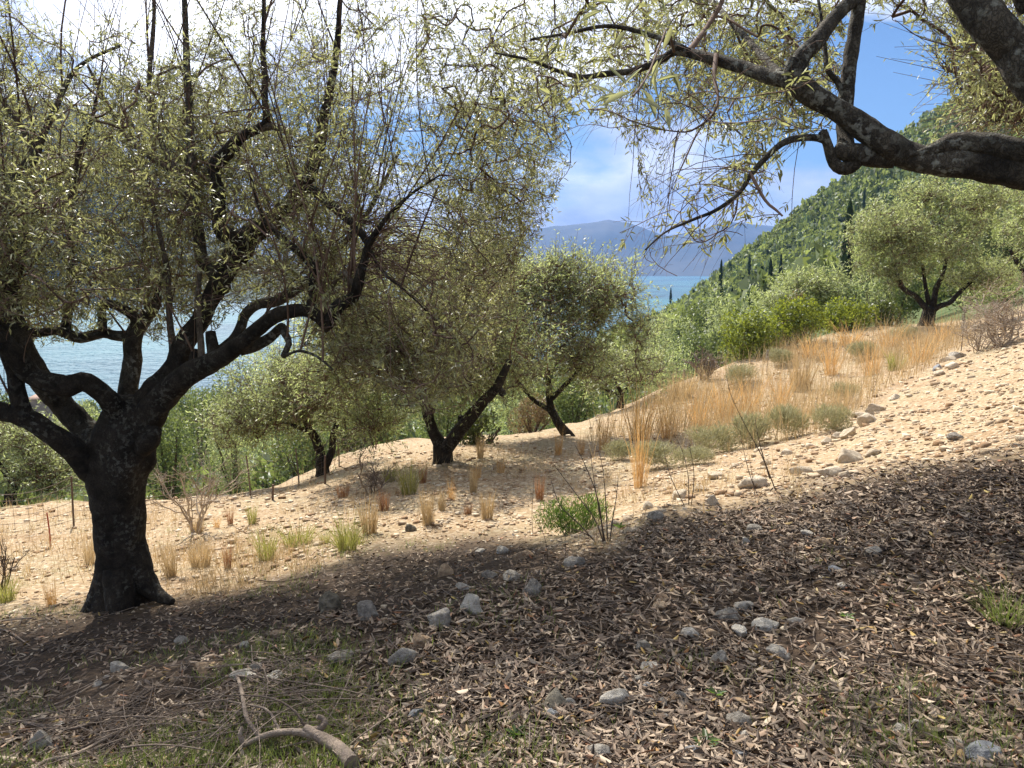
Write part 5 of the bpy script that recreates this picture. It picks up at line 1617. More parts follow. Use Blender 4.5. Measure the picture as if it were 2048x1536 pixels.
def blades(P, h, w, g, lean=0.45, bend=0.5):
    m = len(P)
    a = g.uniform(0, 6.28, m)
    l = lean * g.uniform(0, 1, m)
    D = np.stack([np.cos(a) * l, np.sin(a) * l, np.ones(m)], -1)
    D = unit(D)
    B = np.stack([np.cos(a), np.sin(a), 0 * a - 0.3], -1) * bend * g.uniform(0, 1, (m, 1))
    S = np.stack([-np.sin(a + g.normal(size=m)), np.cos(a), 0 * a], -1)
    h = h[:, None]
    w = w[:, None]
    p1 = P + D * h * 0.55 + B * h * 0.12
    p2 = P + D * h + B * h * 0.42
    V = np.stack([P - S * w, P + S * w, p1 + S * w * .75, p2, p1 - S * w * .75], 1).reshape(-1, 3)
    o = (np.arange(m) * 5)[:, None]
    return [(V, o + np.array([[0, 1, 2, 4]])), (np.zeros((0, 3)), np.zeros((0, 3), int))] if m == 0 else [(V, np.vstack([o + np.array([[0, 1, 2, 4]])])), (V, o + np.array([[4, 2, 3]]))]


def build_grass():
    g = np.random.default_rng(23)
    S = np.vstack([sample_px(5200, -120, 700, 1200, 1560, g), sample_px(3800, 700, 2150, 1060, 1600, g), sample_px(1500, 250, 900, 1040, 1200, g), sample_px(900, 0, 150, 985, 1010, g)])
    P = ground_at(S[:, 0], S[:, 1])
    px, py, fw = project(P)
    cl = fbm(P * np.array([1.7, 1.7, 0]), 3, 46)
    bias = np.where(px < 700, -0.02, -0.16)
    P = P[(cl + bias + 0.12 * g.normal(size=len(P)) > 0.12) | (py < 1012)]
    # each spot is a little clump
    k = 3
    Q = np.repeat(P, k, 0) + np.c_[g.normal(size=(len(P) * k, 2)) * 0.022, np.zeros(len(P) * k)]
    Q[:, 2] = height(Q[:, 0], Q[:, 1]) - 0.004
    h = g.uniform(0.03, 0.095, len(Q))
    o = add('grass', mesh_from('grass', blades(Q, h, np.full(len(Q), 0.0017), g, 0.9, 0.8), GRASS), kind='stuff')
    tag(o, 'sparse short green grass growing through the fallen leaves', 'grass')
    # straw-coloured field on the knoll
    S = sample_px(20000, 1180, 1960, 640, 930, g)
    P = ground_at(S[:, 0], S[:, 1])
    px, py, fw = project(P)
    zone = inpoly(px, py, [(1180, 880), (1300, 800), (1420, 740), (1540, 700), (1720, 655), (1960, 640), (1940, 690), (1860, 740), (1760, 790), (1660, 860), (1500, 900), (1300, 920), (1180, 925)])
    cl = fbm(P * np.array([0.5, 0.5, 0]), 3, 47)
    P = P[zone & (cl + 0.3 * g.normal(size=len(P)) > 0.02)]
    k = 4
    Q = np.repeat(P, k, 0) + np.c_[g.normal(size=(len(P) * k, 2)) * 0.10, np.zeros(len(P) * k)]
    Q[:, 2] = height(Q[:, 0], Q[:, 1]) - 0.01
    h = 0.14 + 0.75 * g.uniform(0, 1, len(Q)) ** 2.2
    o = add('dry_grass', mesh_from('dry_grass', blades(Q, h, np.full(len(Q), 0.0042), g, 0.4, 0.4), BUFF), kind='stuff')
    tag(o, 'dry buff grass covering the sunny knoll below the mastic bushes', 'grass')
    # thin straw over the stony terrace
    S = np.vstack([sample_px(7500, -100, 1600, 880, 1190, g)])
    P = ground_at(S[:, 0], S[:, 1])
    cl = fbm(P * np.array([0.8, 0.8, 0]), 3, 48)
    P = P[(cl + 0.2 * g.normal(size=len(P)) > 0.08) & (scrub_factor(P) < 0.5) & (litter_factor(P) < 0.7)]
    k = 8
    Q = np.repeat(P, k, 0) + np.c_[g.normal(size=(len(P) * k, 2)) * 0.04, np.zeros(len(P) * k)]
    Q[:, 2] = height(Q[:, 0], Q[:, 1]) - 0.005
    o = add('straw_grass', mesh_from('straw_grass', blades(Q, 0.03 + 0.26 * g.uniform(0, 1, len(Q)) ** 2, np.full(len(Q), 0.0022), g, 0.6, 0.5), BUFF), kind='stuff')
    tag(o, 'thin yellowish grass between the stones of the lower terrace', 'grass')


build_grass()


# ------------------------------------------------------------------ grass tufts, one by one
def tuft_proto(seed, n, spread, lean, matl, bend=0.4, dead=None, thick=1.0, heads=0):
    """unit-height tuft: radius 0.5 at the top for width 1"""
    g = np.random.default_rng(seed)
    a = g.uniform(0, 6.28, n)
    q = spread * 0.35 * np.sqrt(g.uniform(0, 1, n))
    P = np.stack([np.cos(a) * q, np.sin(a) * q, np.full(n, -0.02)], -1)
    h = g.uniform(0.25, 1.0, n)
    out = unit(P * np.array([1, 1, 0]) + 0.05 * g.normal(size=(n, 3)) * np.array([1, 1, 0])) * (lean * g.uniform(0.1, 1, n))[:, None]
    u = np.linspace(0, 1, 4)
    C = P[:, None] + (np.array([0, 0, 1.0]) + out * 0.45)[:, None] * (h[:, None] * u)[..., None] + (out * bend)[:, None] * (h[:, None] * u ** 2.2)[..., None] + (0.09 * g.normal(size=(n, 3)) * np.array([1, 1, 0]))[:, None] * (u ** 2)[None, :, None]
    S = unit(np.cross(out + 1e-3, np.array([0, 0, 1.0])) + 0.6 * g.normal(size=(n, 3)) * np.array([1, 1, 0]))
    w = (0.0062 * thick * g.uniform(.6, 1.3, n))[:, None]
    V = np.stack([C[:, 0] - S * w, C[:, 0] + S * w, C[:, 1] + S * w, C[:, 1] - S * w, C[:, 2] + S * w * .75, C[:, 2] - S * w * .75, C[:, 3]], 1).reshape(-1, 3)
    o = (np.arange(n) * 7)[:, None]
    pcs = [(V, np.vstack([o + np.array([[0, 1, 2, 3]]), o + np.array([[3, 2, 4, 5]])])), (V, o + np.array([[5, 4, 6]]))]
    return mesh_from('blade', pcs, matl)


TP_ = {
    'gold': [tuft_proto(400, 95, .6, .7, GOLD, .45, thick=.9), tuft_proto(401, 85, .55, .75, GOLD, .5, thick=.9)],
    'buff': [tuft_proto(402, 170, .75, .6, BUFF, .25, thick=1.3), tuft_proto(403, 150, .7, .5, BUFF, .3, thick=1.3)],
    'green': [tuft_proto(404, 190, .8, .8, GREENSTRAW, .4, thick=1.3), tuft_proto(405, 160, .8, .9, GREENSTRAW, .5, thick=1.3)],
    'russet': [tuft_proto(406, 130, .7, .6, RUSSET, .3, thick=1.4)],
    'lush': [tuft_proto(407, 230, .9, 1.0, GRASS, .8, thick=.9)],
}
GT = 'grass tufts on the stony terrace'
GK = 'tall dry grass clumps on the knoll'
TUFTS = [
    ('buff', 342, 1155, 68, 40, GT, 'short stiff straw tuft first to the right of the thick trunk foot'),
    ('buff', 401, 1133, 62, 62, GT, 'spreading straw tuft with green tips, second to the right of the thick trunk'),
    ('russet', 456, 1137, 70, 24, GT, 'thin reddish tuft, third to the right of the thick trunk'),
    ('green', 534, 1119, 78, 52, GT, 'yellow-green bushy tuft below the bare twiggy shrub and right of it'),
    ('gold', 103, 1211, 92, 40, GT, 'tall golden tuft to the left of the thick trunk foot'),
    ('buff', 180, 1123, 62, 34, GT, 'straw tuft peeking out just left of the thick trunk'),
    ('buff', 395, 1066, 40, 40, GT, 'low brown tuft at the foot of the bare twiggy shrub'),
    ('gold', 434, 1057, 32, 26, GT, 'small golden tuft right beside the bare twiggy shrub'),
    ('russet', 461, 1050, 40, 18, GT, 'small dark red-brown tuft on the bank right of the bare shrub'),
    ('green', 505, 1046, 52, 24, GT, 'small upright green-yellow tuft on the bank below the fence post'),
    ('green', 594, 1086, 48, 76, GT, 'low wide feathery tuft in the middle of the stony bank'),
    ('green', 650, 1085, 28, 24, GT, 'tiny yellow tuft between the feathery tuft and the double tuft'),
    ('green', 695, 1104, 85, 56, GT, 'grey-green half of the double tuft at the edge of the shade'),
    ('buff', 739, 1068, 92, 52, GT, 'tall straw half of the double tuft at the edge of the shade'),
    ('buff', 856, 1052, 84, 40, GT, 'dense straw tuft standing alone right of the double tuft'),
    ('buff', 884, 1024, 54, 26, GT, 'small straw tuft just behind the dense lone tuft'),
    ('buff', 974, 1040, 66, 38, GT, 'straw tuft midway between the lone tuft and the green herb cushion'),
    ('russet', 936, 1030, 26, 24, GT, 'tiny reddish tuft left of the midway straw tuft'),
    ('russet', 768, 1016, 54, 32, GT, 'red-brown tuft above the double tuft'),
    ('green', 818, 986, 80, 46, GT, 'pale green tuft left of the V-shaped trunk in the stones'),
    ('russet', 846, 968, 50, 24, GT, 'small brown tuft under the V-shaped trunk'),
    ('buff', 947, 987, 62, 26, GT, 'straw tuft below and right of the V-shaped trunk'),
    ('gold', 903, 1002, 62, 30, GT, 'orange straw tuft straight below the V-shaped trunk'),
    ('russet', 1079, 1002, 62, 28, GT, 'rusty tuft just behind the green herb cushion'),
    ('gold', 953, 960, 54, 36, GT, 'pale gold tuft between the V-shaped trunk and the curved trunk'),
    ('gold', 1001, 942, 60, 34, GT, 'slender gold tuft in the shade right of the V-shaped trunk'),
    ('russet', 686, 994, 36, 36, GT, 'orange-red tuft near the red fence stake'),
    ('green', 780, 967, 42, 32, GT, 'green tuft behind the pale stones left of the V-shaped trunk'),
    ('buff', 960, 918, 58, 22, GT, 'thin straw stalk tuft touching the leaning stem'),
    ('gold', 1280, 977, 190, 66, GT, 'very tall golden tuft, the brightest, right of the green herb cushion'),
    ('gold', 1278, 884, 130, 90, GK, 'broad tall orange clump behind the brightest golden tuft'),
    ('gold', 1208, 903, 108, 46, GK, 'tall orange clump left of the broad one, by the curved trunk'),
    ('gold', 1117, 909, 72, 30, GK, 'narrow gold clump at the foot of the curved trunk'),
    ('gold', 1162, 909, 60, 26, GK, 'short gold clump between the curved trunk and the tall orange clump'),
    ('gold', 1335, 880, 100, 60, GK, 'golden clump right of the broad tall orange clump'),
    ('buff', 1360, 800, 62, 80, GK, 'shaggy grey-brown clump on the left shoulder of the knoll'),
    ('gold', 1395, 848, 96, 70, GK, 'orange clump at the left end of the knoll grass'),
    ('gold', 1445, 838, 104, 76, GK, 'orange clump second from the left end of the knoll'),
    ('gold', 1500, 822, 96, 80, GK, 'orange clump in the middle of the knoll grass'),
    ('gold', 1560, 812, 88, 70, GK, 'orange clump on the knoll above the grey herb cushions'),
    ('buff', 1600, 778, 92, 66, GK, 'dark-based straw clump beside the bare stony patch of the knoll'),
    ('gold', 1662, 752, 104, 66, GK, 'tall orange clump with a dark foot below the mastic bushes'),
    ('gold', 1742, 752, 100, 62, GK, 'orange clump next to the dark-footed one on its uphill side'),
    ('gold', 1838, 724, 86, 80, GK, 'golden clump left of the wall stones at the slope top'),
    ('gold', 1780, 692, 60, 80, GK, 'golden clump under the slope-top olive'),
    ('gold', 1880, 684, 56, 70, GK, 'golden clump right of the slope-top olive trunk'),
    ('gold', 1700, 690, 56, 90, GK, 'golden clump along the crest at the foot of the mastic bush'),
    ('gold', 1620, 712, 60, 80, GK, 'golden clump at the crest below the yellow-green mastic bush'),
    ('green', 1790, 742, 46, 40, GK, 'green-yellow clump near the upper wall stones'),
    ('lush', 2015, 1235, 88, 110, 'green grass in the leaf litter', 'green grass tussock at the right edge of the leafy ground'),
    ('green', 8, 1200, 60, 60, GT, 'dry brown tuft cut by the left edge beside the bramble twigs'),
    ('green', 700, 1090, 36, 90, GT, 'low greenish growth at the base of the double tuft'),
    ('lush', 1890, 1490, 36, 60, 'green grass in the leaf litter', 'straggly pale grass by the blue-grey rock in the corner'),
]
for k, (kd, px, py, hp, wp, grp, lab) in enumerate(TUFTS):
    p = ground_at(px, py)[0]
    fw = project(p)[2]
    root = thing('grass_tuft', lab, 'grass tuft', p, grp)
    b = add('blade', TP_[kd][k % len(TP_[kd])], root, 'stuff')
    root.rotation_euler = (0, 0, k * 2.1)
    h = hp * fw / F * 1.05
    w = wp * fw / F * 1.1
    root.scale = (w, w, h)

# grey-green herb cushions on the knoll, and the green one in front
CU = []
for i in range(3):
    gg = np.random.default_rng(500 + i)
    CU.append(mesh_from('foliage', leaf_blob(blob_lumps(6, gg), 2600, 0.20, gg, 0.10, 0.5, upw=1.0), CUSHION))
for k, (px, py, hp, wp, lab) in enumerate([
    (1330, 935, 46, 150, 'grey-green herb cushion right of the brightest golden tuft'), (1425, 905, 50, 130, 'grey herb cushion below the orange clumps at the knoll end'), (1500, 892, 58, 120, 'large grey-green herb cushion in the middle of the row'),
    (1580, 875, 56, 110, 'rounded grey herb cushion behind the white wall stones'), (1655, 862, 50, 100, 'grey herb cushion next to the pale wall blocks'), (1390, 930, 30, 110, 'low flat herb cushion nearest the stones below the knoll'),
    (1230, 925, 34, 90, 'low herb cushion left of the brightest golden tuft'), (1475, 770, 34, 90, 'grey cushion on the crest below the hollow mastic bush'), (1720, 720, 30, 80, 'grey cushion high on the knoll between orange clumps'), (1800, 676, 24, 80, 'grey cushion on the crest by the slope-top olive'),
    (1690, 800, 30, 70, 'thin grey cushion in the bare stony patch'), (1560, 730, 30, 80, 'grey cushion under the middle mastic bush')]):
    p = ground_at(px, py)[0]
    fw = project(p)[2]
    root = thing('herb_cushion', lab, 'low shrub', p, 'grey herb cushions on the knoll')
    w = wp * fw / F / 2 * 0.95
    root.scale = (w, w, hp * fw / F)
    root.rotation_euler = (0, 0, k * 1.7)
    add('foliage', CU[k % 3], root, 'stuff')
gg = np.random.default_rng(510)
p = ground_at(1146, 1062)[0]
fw = project(p)[2]
root = thing('herb_cushion', 'fresh bright green needle-leaved herb cushion in the open stones', 'low shrub', p)
w, h = 165 * fw / F / 2, 78 * fw / F
lum = [((0, 0, .4 * h), (.75 * w, .6 * w, .5 * h)), ((-.5 * w, 0, .35 * h), (.45 * w, .4 * w, .45 * h)), ((.5 * w, .1 * w, .4 * h), (.45 * w, .4 * w, .55 * h)), ((.1 * w, -.2 * w, .3 * h), (.5 * w, .4 * w, .4 * h))]
add('foliage', mesh_from('foliage', leaf_blob(lum, 3600, 0.045, gg, 0.14, 0.6, upw=1.1), HERB), root, 'stuff')
add('stem', mesh_from('stem', stems(14, gg, w, h, .006), DARKSTEM), root)


# ------------------------------------------------------------------ rocks, one by one
def rock_mesh(seed, matl, sx, sy, sz, cuts=9, rough=0.10, level=2):
    g = np.random.default_rng(seed)
    V, Fc = ico()
    for _ in range(level):
        V, Fc = subdivide(V, Fc)
    V = V.copy()
    for _ in range(cuts):
        n = randdir(1, g)[0]
        dd = g.uniform(0.45, 0.80)
        s = V @ n - dd
        V = V - np.maximum(s, 0)[:, None] * n[None] * g.uniform(0.85, 1.0)
    V = V * (1 + rough * fbm(V * 2.3 + seed, 3, seed))[:, None]
    V = V / np.abs(V).max(0) * np.array([sx, sy, sz])
    return mesh_from('rock', [(V, Fc)], matl, False)


GRK = 'limestone rocks in the leaf litter'
GTW = 'stones of the collapsed terrace wall'
ROCKS = [
    # px, py (middle), w, h, material letter (G grey, P pale, T tan, B blue grey, D dark), group, label
    (733, 1232, 44, 50, 'G', GTW, 'upright pointed grey stone just right of the dark mottled stump'),
    (880, 1238, 56, 46, 'G', GTW, 'smooth rounded grey boulder leaning on a cracked pale boulder'),
    (938, 1210, 66, 58, 'P', GTW, 'cracked pale boulder behind the smooth rounded boulder'),
    (803, 1302, 58, 62, 'G', GTW, 'dark grey half-buried stone with a tan slab on its right'),
    (846, 1276, 50, 34, 'T', GTW, 'sunlit tan slab beside the dark half-buried stone'),
    (680, 1310, 60, 30, 'G', GTW, 'low grey hump of stone left of the dark half-buried stone'),
    (768, 1244, 24, 22, 'T', GTW, 'small brown stone at the foot of the upright pointed stone'),
    (928, 1174, 30, 20, 'P', GTW, 'small white stone just above the cracked pale boulder'),
    (888, 1148, 36, 32, 'T', GTW, 'squarish tan stone up the slope from the cracked pale boulder'),
    (978, 1150, 36, 22, 'G', GTW, 'flat grey stone right of the squarish tan stone'),
    (1062, 1182, 46, 40, 'G', GTW, 'grey mossy block on the terrace lip below the bare dark stems'),
    (1150, 1126, 44, 32, 'G', GTW, 'long grey block on the terrace lip nearest the bare dark stems'),
    (1045, 1112, 44, 28, 'T', GTW, 'low tan stone lying in the open below the green herb cushion'),
    (1002, 1097, 32, 20, 'P', GTW, 'pale stone left of the low tan stone below the green cushion'),
    (960, 1098, 22, 16, 'P', GTW, 'little pale stone at the shade edge under the midway straw tuft'),
    (1025, 1155, 40, 22, 'G', GTW, 'grey stone sunk in grass between the mossy block and the flat stone'),
    (823, 1058, 26, 20, 'D', GTW, 'dark stone just left of the lone dense straw tuft'),
    (1108, 1400, 62, 40, 'D', GRK, 'dark grey oval stone touching a small white one'),
    (1140, 1398, 26, 24, 'P', GRK, 'small white stone touching the dark grey oval stone'),
    (1075, 1426, 30, 26, 'T', GRK, 'pale tan wedge of stone below the dark oval stone'),
    (1104, 1436, 40, 34, 'B', GRK, 'blue-white veined stone below the dark oval stone'),
    (1228, 1393, 60, 44, 'P', GRK, 'large pale angular stone with sharp ridges near the middle of the litter'),
    (1298, 1400, 24, 18, 'P', GRK, 'white pebble-like stone first in the row right of the angular stone'),
    (1322, 1397, 34, 22, 'G', GRK, 'grey stone second in the row right of the angular stone'),
    (1348, 1388, 40, 26, 'T', GRK, 'tan stone at the end of the row right of the angular stone'),
    (1305, 1425, 28, 18, 'P', GRK, 'white stone below the row, its left one'),
    (1332, 1426, 22, 18, 'P', GRK, 'white stone below the row, its right one'),
    (1300, 1337, 44, 26, 'P', GRK, 'smooth pale flat stone above the row of small stones'),
    (1254, 1355, 22, 16, 'G', GRK, 'small grey stone left in the trio under the smooth flat stone'),
    (1275, 1358, 22, 18, 'P', GRK, 'small pale stone in the middle of the trio under the smooth flat stone'),
    (1296, 1375, 28, 20, 'B', GRK, 'small bluish stone lowest in the trio under the smooth flat stone'),
    (1290, 1300, 36, 24, 'G', GRK, 'grey stone half covered by leaves above the smooth flat stone'),
    (1195, 1508, 54, 32, 'G', GRK, 'wide grey stone at the bottom edge below the angular stone'),
    (897, 1528, 48, 32, 'G', GRK, 'grey stone cut off by the bottom edge right of the fallen branch'),
    (755, 1503, 36, 24, 'T', GRK, 'tan stone close to the thick end of the fallen branch'),
    (700, 1527, 44, 26, 'B', GRK, 'blue-grey stone against the butt of the fallen branch'),
    (835, 1421, 38, 24, 'B', GRK, 'bluish stone in the litter above the fallen branch'),
    (1318, 1217, 30, 20, 'T', GRK, 'brown stone in the shaded litter under an orange one'),
    (1328, 1203, 34, 20, 'T', GRK, 'orange-stained stone high in the shaded litter'),
    (1560, 1296, 46, 44, 'P', GRK, 'pale upright boulder, the largest on the leafy slope'),
    (1438, 1318, 44, 40, 'G', GRK, 'notched grey stone down the slope from the pale upright boulder'),
    (1484, 1260, 38, 28, 'P', GRK, 'pale block above and left of the pale upright boulder'),
    (1420, 1272, 40, 26, 'T', GRK, 'tan stone, right one of a touching pair'),
    (1384, 1272, 40, 26, 'P', GRK, 'whitish stone, left one of a touching pair'),
    (1540, 1246, 62, 26, 'P', GRK, 'long flat white slab above the pale upright boulder'),
    (1590, 1236, 34, 18, 'P', GRK, 'short white stone at the end of the long flat slab'),
    (1490, 1207, 54, 24, 'G', GRK, 'long rounded grey stone above the flat white slab'),
    (1456, 1229, 44, 26, 'G', GRK, 'dull grey stone between the long rounded stone and the pale block'),
    (1478, 1436, 54, 42, 'G', GRK, 'broad grey stone above the green leaf rosette'),
    (1484, 1466, 38, 22, 'P', GRK, 'pale flat stone tucked under the broad grey stone'),
    (1484, 1500, 38, 32, 'B', GRK, 'blue-grey stone right of the green leaf rosette'),
    (1385, 1497, 38, 20, 'B', GRK, 'bluish flat stone below the green leaf rosette'),
    (1386, 1516, 30, 18, 'P', GRK, 'pale stone under the bluish flat stone at the bottom'),
    (1565, 1503, 26, 18, 'T', GRK, 'tan stone with a lit face at the bottom of the slope'),
    (1805, 1460, 42, 32, 'P', GRK, 'white-topped stone left of the two corner rocks'),
    (1840, 1452, 30, 22, 'G', GRK, 'grey stone touching the white-topped stone'),
    (1915, 1492, 48, 34, 'P', GRK, 'pale rock beside the big blue-grey corner rock'),
    (1978, 1509, 80, 48, 'B', GRK, 'big flat blue-grey rock in the bottom right corner'),
    (2032, 1412, 40, 26, 'T', GRK, 'tan rock at the right edge above the corner rocks'),
    (2040, 1374, 30, 26, 'P', GRK, 'white rock at the right edge above the tan one'),
    (1362, 1388, 34, 24, 'G', GRK, 'grey rough stone between the row of small stones and the notched stone'),
    (1508, 1060, 34, 22, 'G', GRK, 'grey stone near the top of the shaded leaf slope'),
    (1495, 1084, 20, 22, 'P', GRK, 'small white stone below the grey one near the top of the leaf slope'),
    (1650, 1090, 28, 20, 'T', GRK, 'pale tan stone in the upper litter between grass and shade'),
    (1745, 1104, 36, 18, 'G', GRK, 'flat grey stone in the upper litter toward the right'),
    (1620, 1073, 32, 12, 'P', GRK, 'thin white stone lying flat near the sunlit edge'),
    (1985, 1110, 26, 20, 'T', GRK, 'lone tan stone in the litter near the right edge'),
    (1673, 1141, 28, 16, 'B', GRK, 'bluish stone in the middle of the right-hand litter'),
    (1685, 1170, 26, 18, 'P', GRK, 'pale stone just under the bluish one in the right-hand litter'),
    (240, 1328, 42, 34, 'P', GRK, 'white-grey stone in the grass in front of the thick trunk'),
    (297, 1342, 20, 24, 'T', GRK, 'small tan stone right of the white-grey stone in the grass'),
    (348, 1355, 24, 22, 'T', GRK, 'round tan stone beside the tip of the long stick'),
    (405, 1329, 32, 18, 'T', GRK, 'flat brown stone above the tip of the long stick'),
    (550, 1268, 36, 22, 'T', GRK, 'tan stone alone in the litter between trunk and stump'),
    (490, 1289, 22, 18, 'P', GRK, 'little white stone left of the lone tan stone'),
    (358, 1278, 36, 18, 'G', GRK, 'greenish grey stone sunk in grass under the trunk root'),
    (210, 1352, 18, 16, 'P', GRK, 'pale pebble at the left foot of the white-grey stone'),
    (192, 1366, 18, 14, 'P', GRK, 'small pale stone by the long straight stick'),
    (280, 1396, 24, 14, 'B', GRK, 'bluish small stone between the two long sticks'),
    (484, 1350, 50, 24, 'P', GTW, 'pale slab at the left end of the low wall line above the twig heap'),
    (512, 1334, 30, 22, 'G', GTW, 'grey block standing on the pale slab above the twig heap'),
    (548, 1350, 46, 22, 'P', GTW, 'white slab in the middle of the low wall line above the twig heap'),
    (614, 1332, 62, 20, 'T', GTW, 'long tan slab at the right end of the low wall line'),
    (80, 1480, 58, 58, 'G', GRK, 'large grey rock in the bottom left corner behind the sticks'),
    (120, 1450, 26, 16, 'P', GRK, 'pale stone under the thick stick at the lower left'),
    # terrace wall running up the slope
    (1752, 815, 40, 28, 'P', GTW, 'squared pale block crowning the wall line on the slope'),
    (1722, 826, 30, 14, 'P', GTW, 'thin slab left of the crowning block'),
    (1736, 840, 40, 30, 'P', GTW, 'pale stone directly below the crowning block'),
    (1700, 868, 40, 34, 'P', GTW, 'whitish stone third down from the crowning block'),
    (1678, 870, 32, 22, 'T', GTW, 'tan block left of the third stone of the wall'),
    (1652, 884, 26, 20, 'T', GTW, 'small tan block second from the left among the wall blocks'),
    (1626, 891, 24, 22, 'T', GTW, 'small tan block leftmost among the wall blocks'),
    (1706, 906, 62, 34, 'T', GTW, 'broad tan stone with a dark hollow underneath'),
    (1748, 898, 40, 22, 'P', GTW, 'pale flat stone right of the broad tan stone'),
    (1666, 943, 48, 34, 'P', GTW, 'big tilted pale stone at the sunlit foot of the wall'),
    (1688, 951, 30, 22, 'T', GTW, 'angular stone wedged right of the big tilted stone'),
    (1602, 942, 44, 24, 'P', GTW, 'pale stone left of the big tilted stone'),
    (1576, 906, 36, 18, 'P', GTW, 'long pale stone by the grey herb cushions'),
    (1505, 966, 60, 30, 'P', GTW, 'broad pale stone with a flat top in the stony strip'),
    (1436, 960, 40, 22, 'T', GTW, 'tan stone left of the broad flat-topped stone'),
    (1425, 1002, 30, 30, 'P', GTW, 'upright pale stone at the edge of the leaf shade'),
    (1361, 988, 30, 32, 'P', GTW, 'rounded pale stone by the lone thin sapling'),
    (1400, 980, 34, 22, 'T', GTW, 'tan stone between the upright and the rounded pale stones'),
    (1310, 1036, 36, 28, 'G', GTW, 'grey block on the shade edge right of the bare dark stems'),
    (1300, 1012, 26, 20, 'P', GTW, 'pale stone above the grey block on the shade edge'),
    (1535, 928, 26, 16, 'P', GTW, 'pale stone above the broad flat-topped stone'),
    (1470, 938, 26, 14, 'P', GTW, 'low white stone left of the thin sapling foot'),
    (1918, 704, 32, 22, 'G', GTW, 'grey stone at the foot of the squill stalk'),
    (1898, 716, 30, 18, 'P', GTW, 'white stone left of the grey stone at the squill stalk'),
    (1908, 737, 28, 18, 'T', GTW, 'tan stone below the grey stone at the squill stalk'),
    (1876, 735, 22, 16, 'B', GTW, 'bluish stone lowest of the group at the squill stalk'),
    (1884, 752, 26, 14, 'P', GTW, 'whitish stone under the bluish one near the slope top'),
    (1791, 790, 24, 16, 'T', GTW, 'lone tan stone between the crowning block and the slope top'),
    (1915, 866, 32, 18, 'G', GTW, 'lone grey stone on the bare rubble slope above the leaf shade'),
    (1850, 860, 22, 14, 'T', GTW, 'tan lump of rubble left of the lone grey stone'),
    (1260, 1062, 28, 18, 'P', GTW, 'pale stone between the bare dark stems and the green cushion'),
    (1232, 1046, 24, 16, 'P', GTW, 'white stone at the right end of the green herb cushion'),
]
RM_ = {'G': STONE_GREY, 'P': STONE_PALE, 'T': STONE_TAN, 'B': STONE_BLUE, 'D': STONE_DARK}
for k, (px, py, wp, hp, mt, grp, lab) in enumerate(ROCKS):
    p = ground_at(px, py + hp * 0.30)[0]
    fw = project(p)[2]
    w = wp * fw / F / 2
    h = hp * fw / F / 2
    mm = STONE_WALL_LIT if (grp == GTW and mt in 'PT' and px > 1220) else RM_[mt]
    o = add('rock', rock_mesh(700 + k, mm, w * 1.08, w * (0.7 + 0.35 * ((k * 37) % 10) / 10), h * 1.15, 13, 0.16, 3 if wp > 30 else 2))
    o.location = (p[0], p[1] + w * 0.3, float(height(np.array([p[0]]), np.array([p[1] + w * .3]))[0]) + h * 0.24)
    o.rotation_euler = (0.25 * math.sin(k * 2.3), 0.3 * math.sin(k * 3.7), 0.5 * math.sin(k * 5.1))
    tag(o, lab, 'rock', grp)

# mottled dark stump in the middle of the litter
p = ground_at(662, 1222)[0]
fw = project(p)[2]
w = 42 * fw / F / 2
root = thing('tree_stump', 'dark mottled knobbly stump standing in the leaf litter right of the thick trunk', 'stump', p)
V, Fc = ico()
for _ in range(3):
    V, Fc = subdivide(V, Fc)
gg = np.random.default_rng(3)
V = V * (1 + 0.28 * fbm(V * 2.2 + 4, 4, 12))[:, None] * np.array([w, w * .9, w * 1.05]) * np.array([1, 1, 1]) + np.array([0, 0, w * .8])
V[:, :2] *= (1.0 - 0.12 * np.clip(V[:, 2:3] / w - 1.0, -1, 1))
add('stub', mesh_from('stub', [(V, Fc)], STONE_DARK, False), root)
a = []
for ang in (0.3, 2.2, 4.0, 5.2):
    q = np.array([[0, 0, w * .3], [math.cos(ang) * w * .9, math.sin(ang) * w * .9, 0.02], [math.cos(ang) * w * 1.5, math.sin(ang) * w * 1.5, -0.03]])
    a += tube(catmull(q, .02), np.linspace(w * .35, w * .08, len(catmull(q, .02))), 8, 0.2, 14, 3)
add('root', mesh_from('root', a, STONE_DARK, True), root)


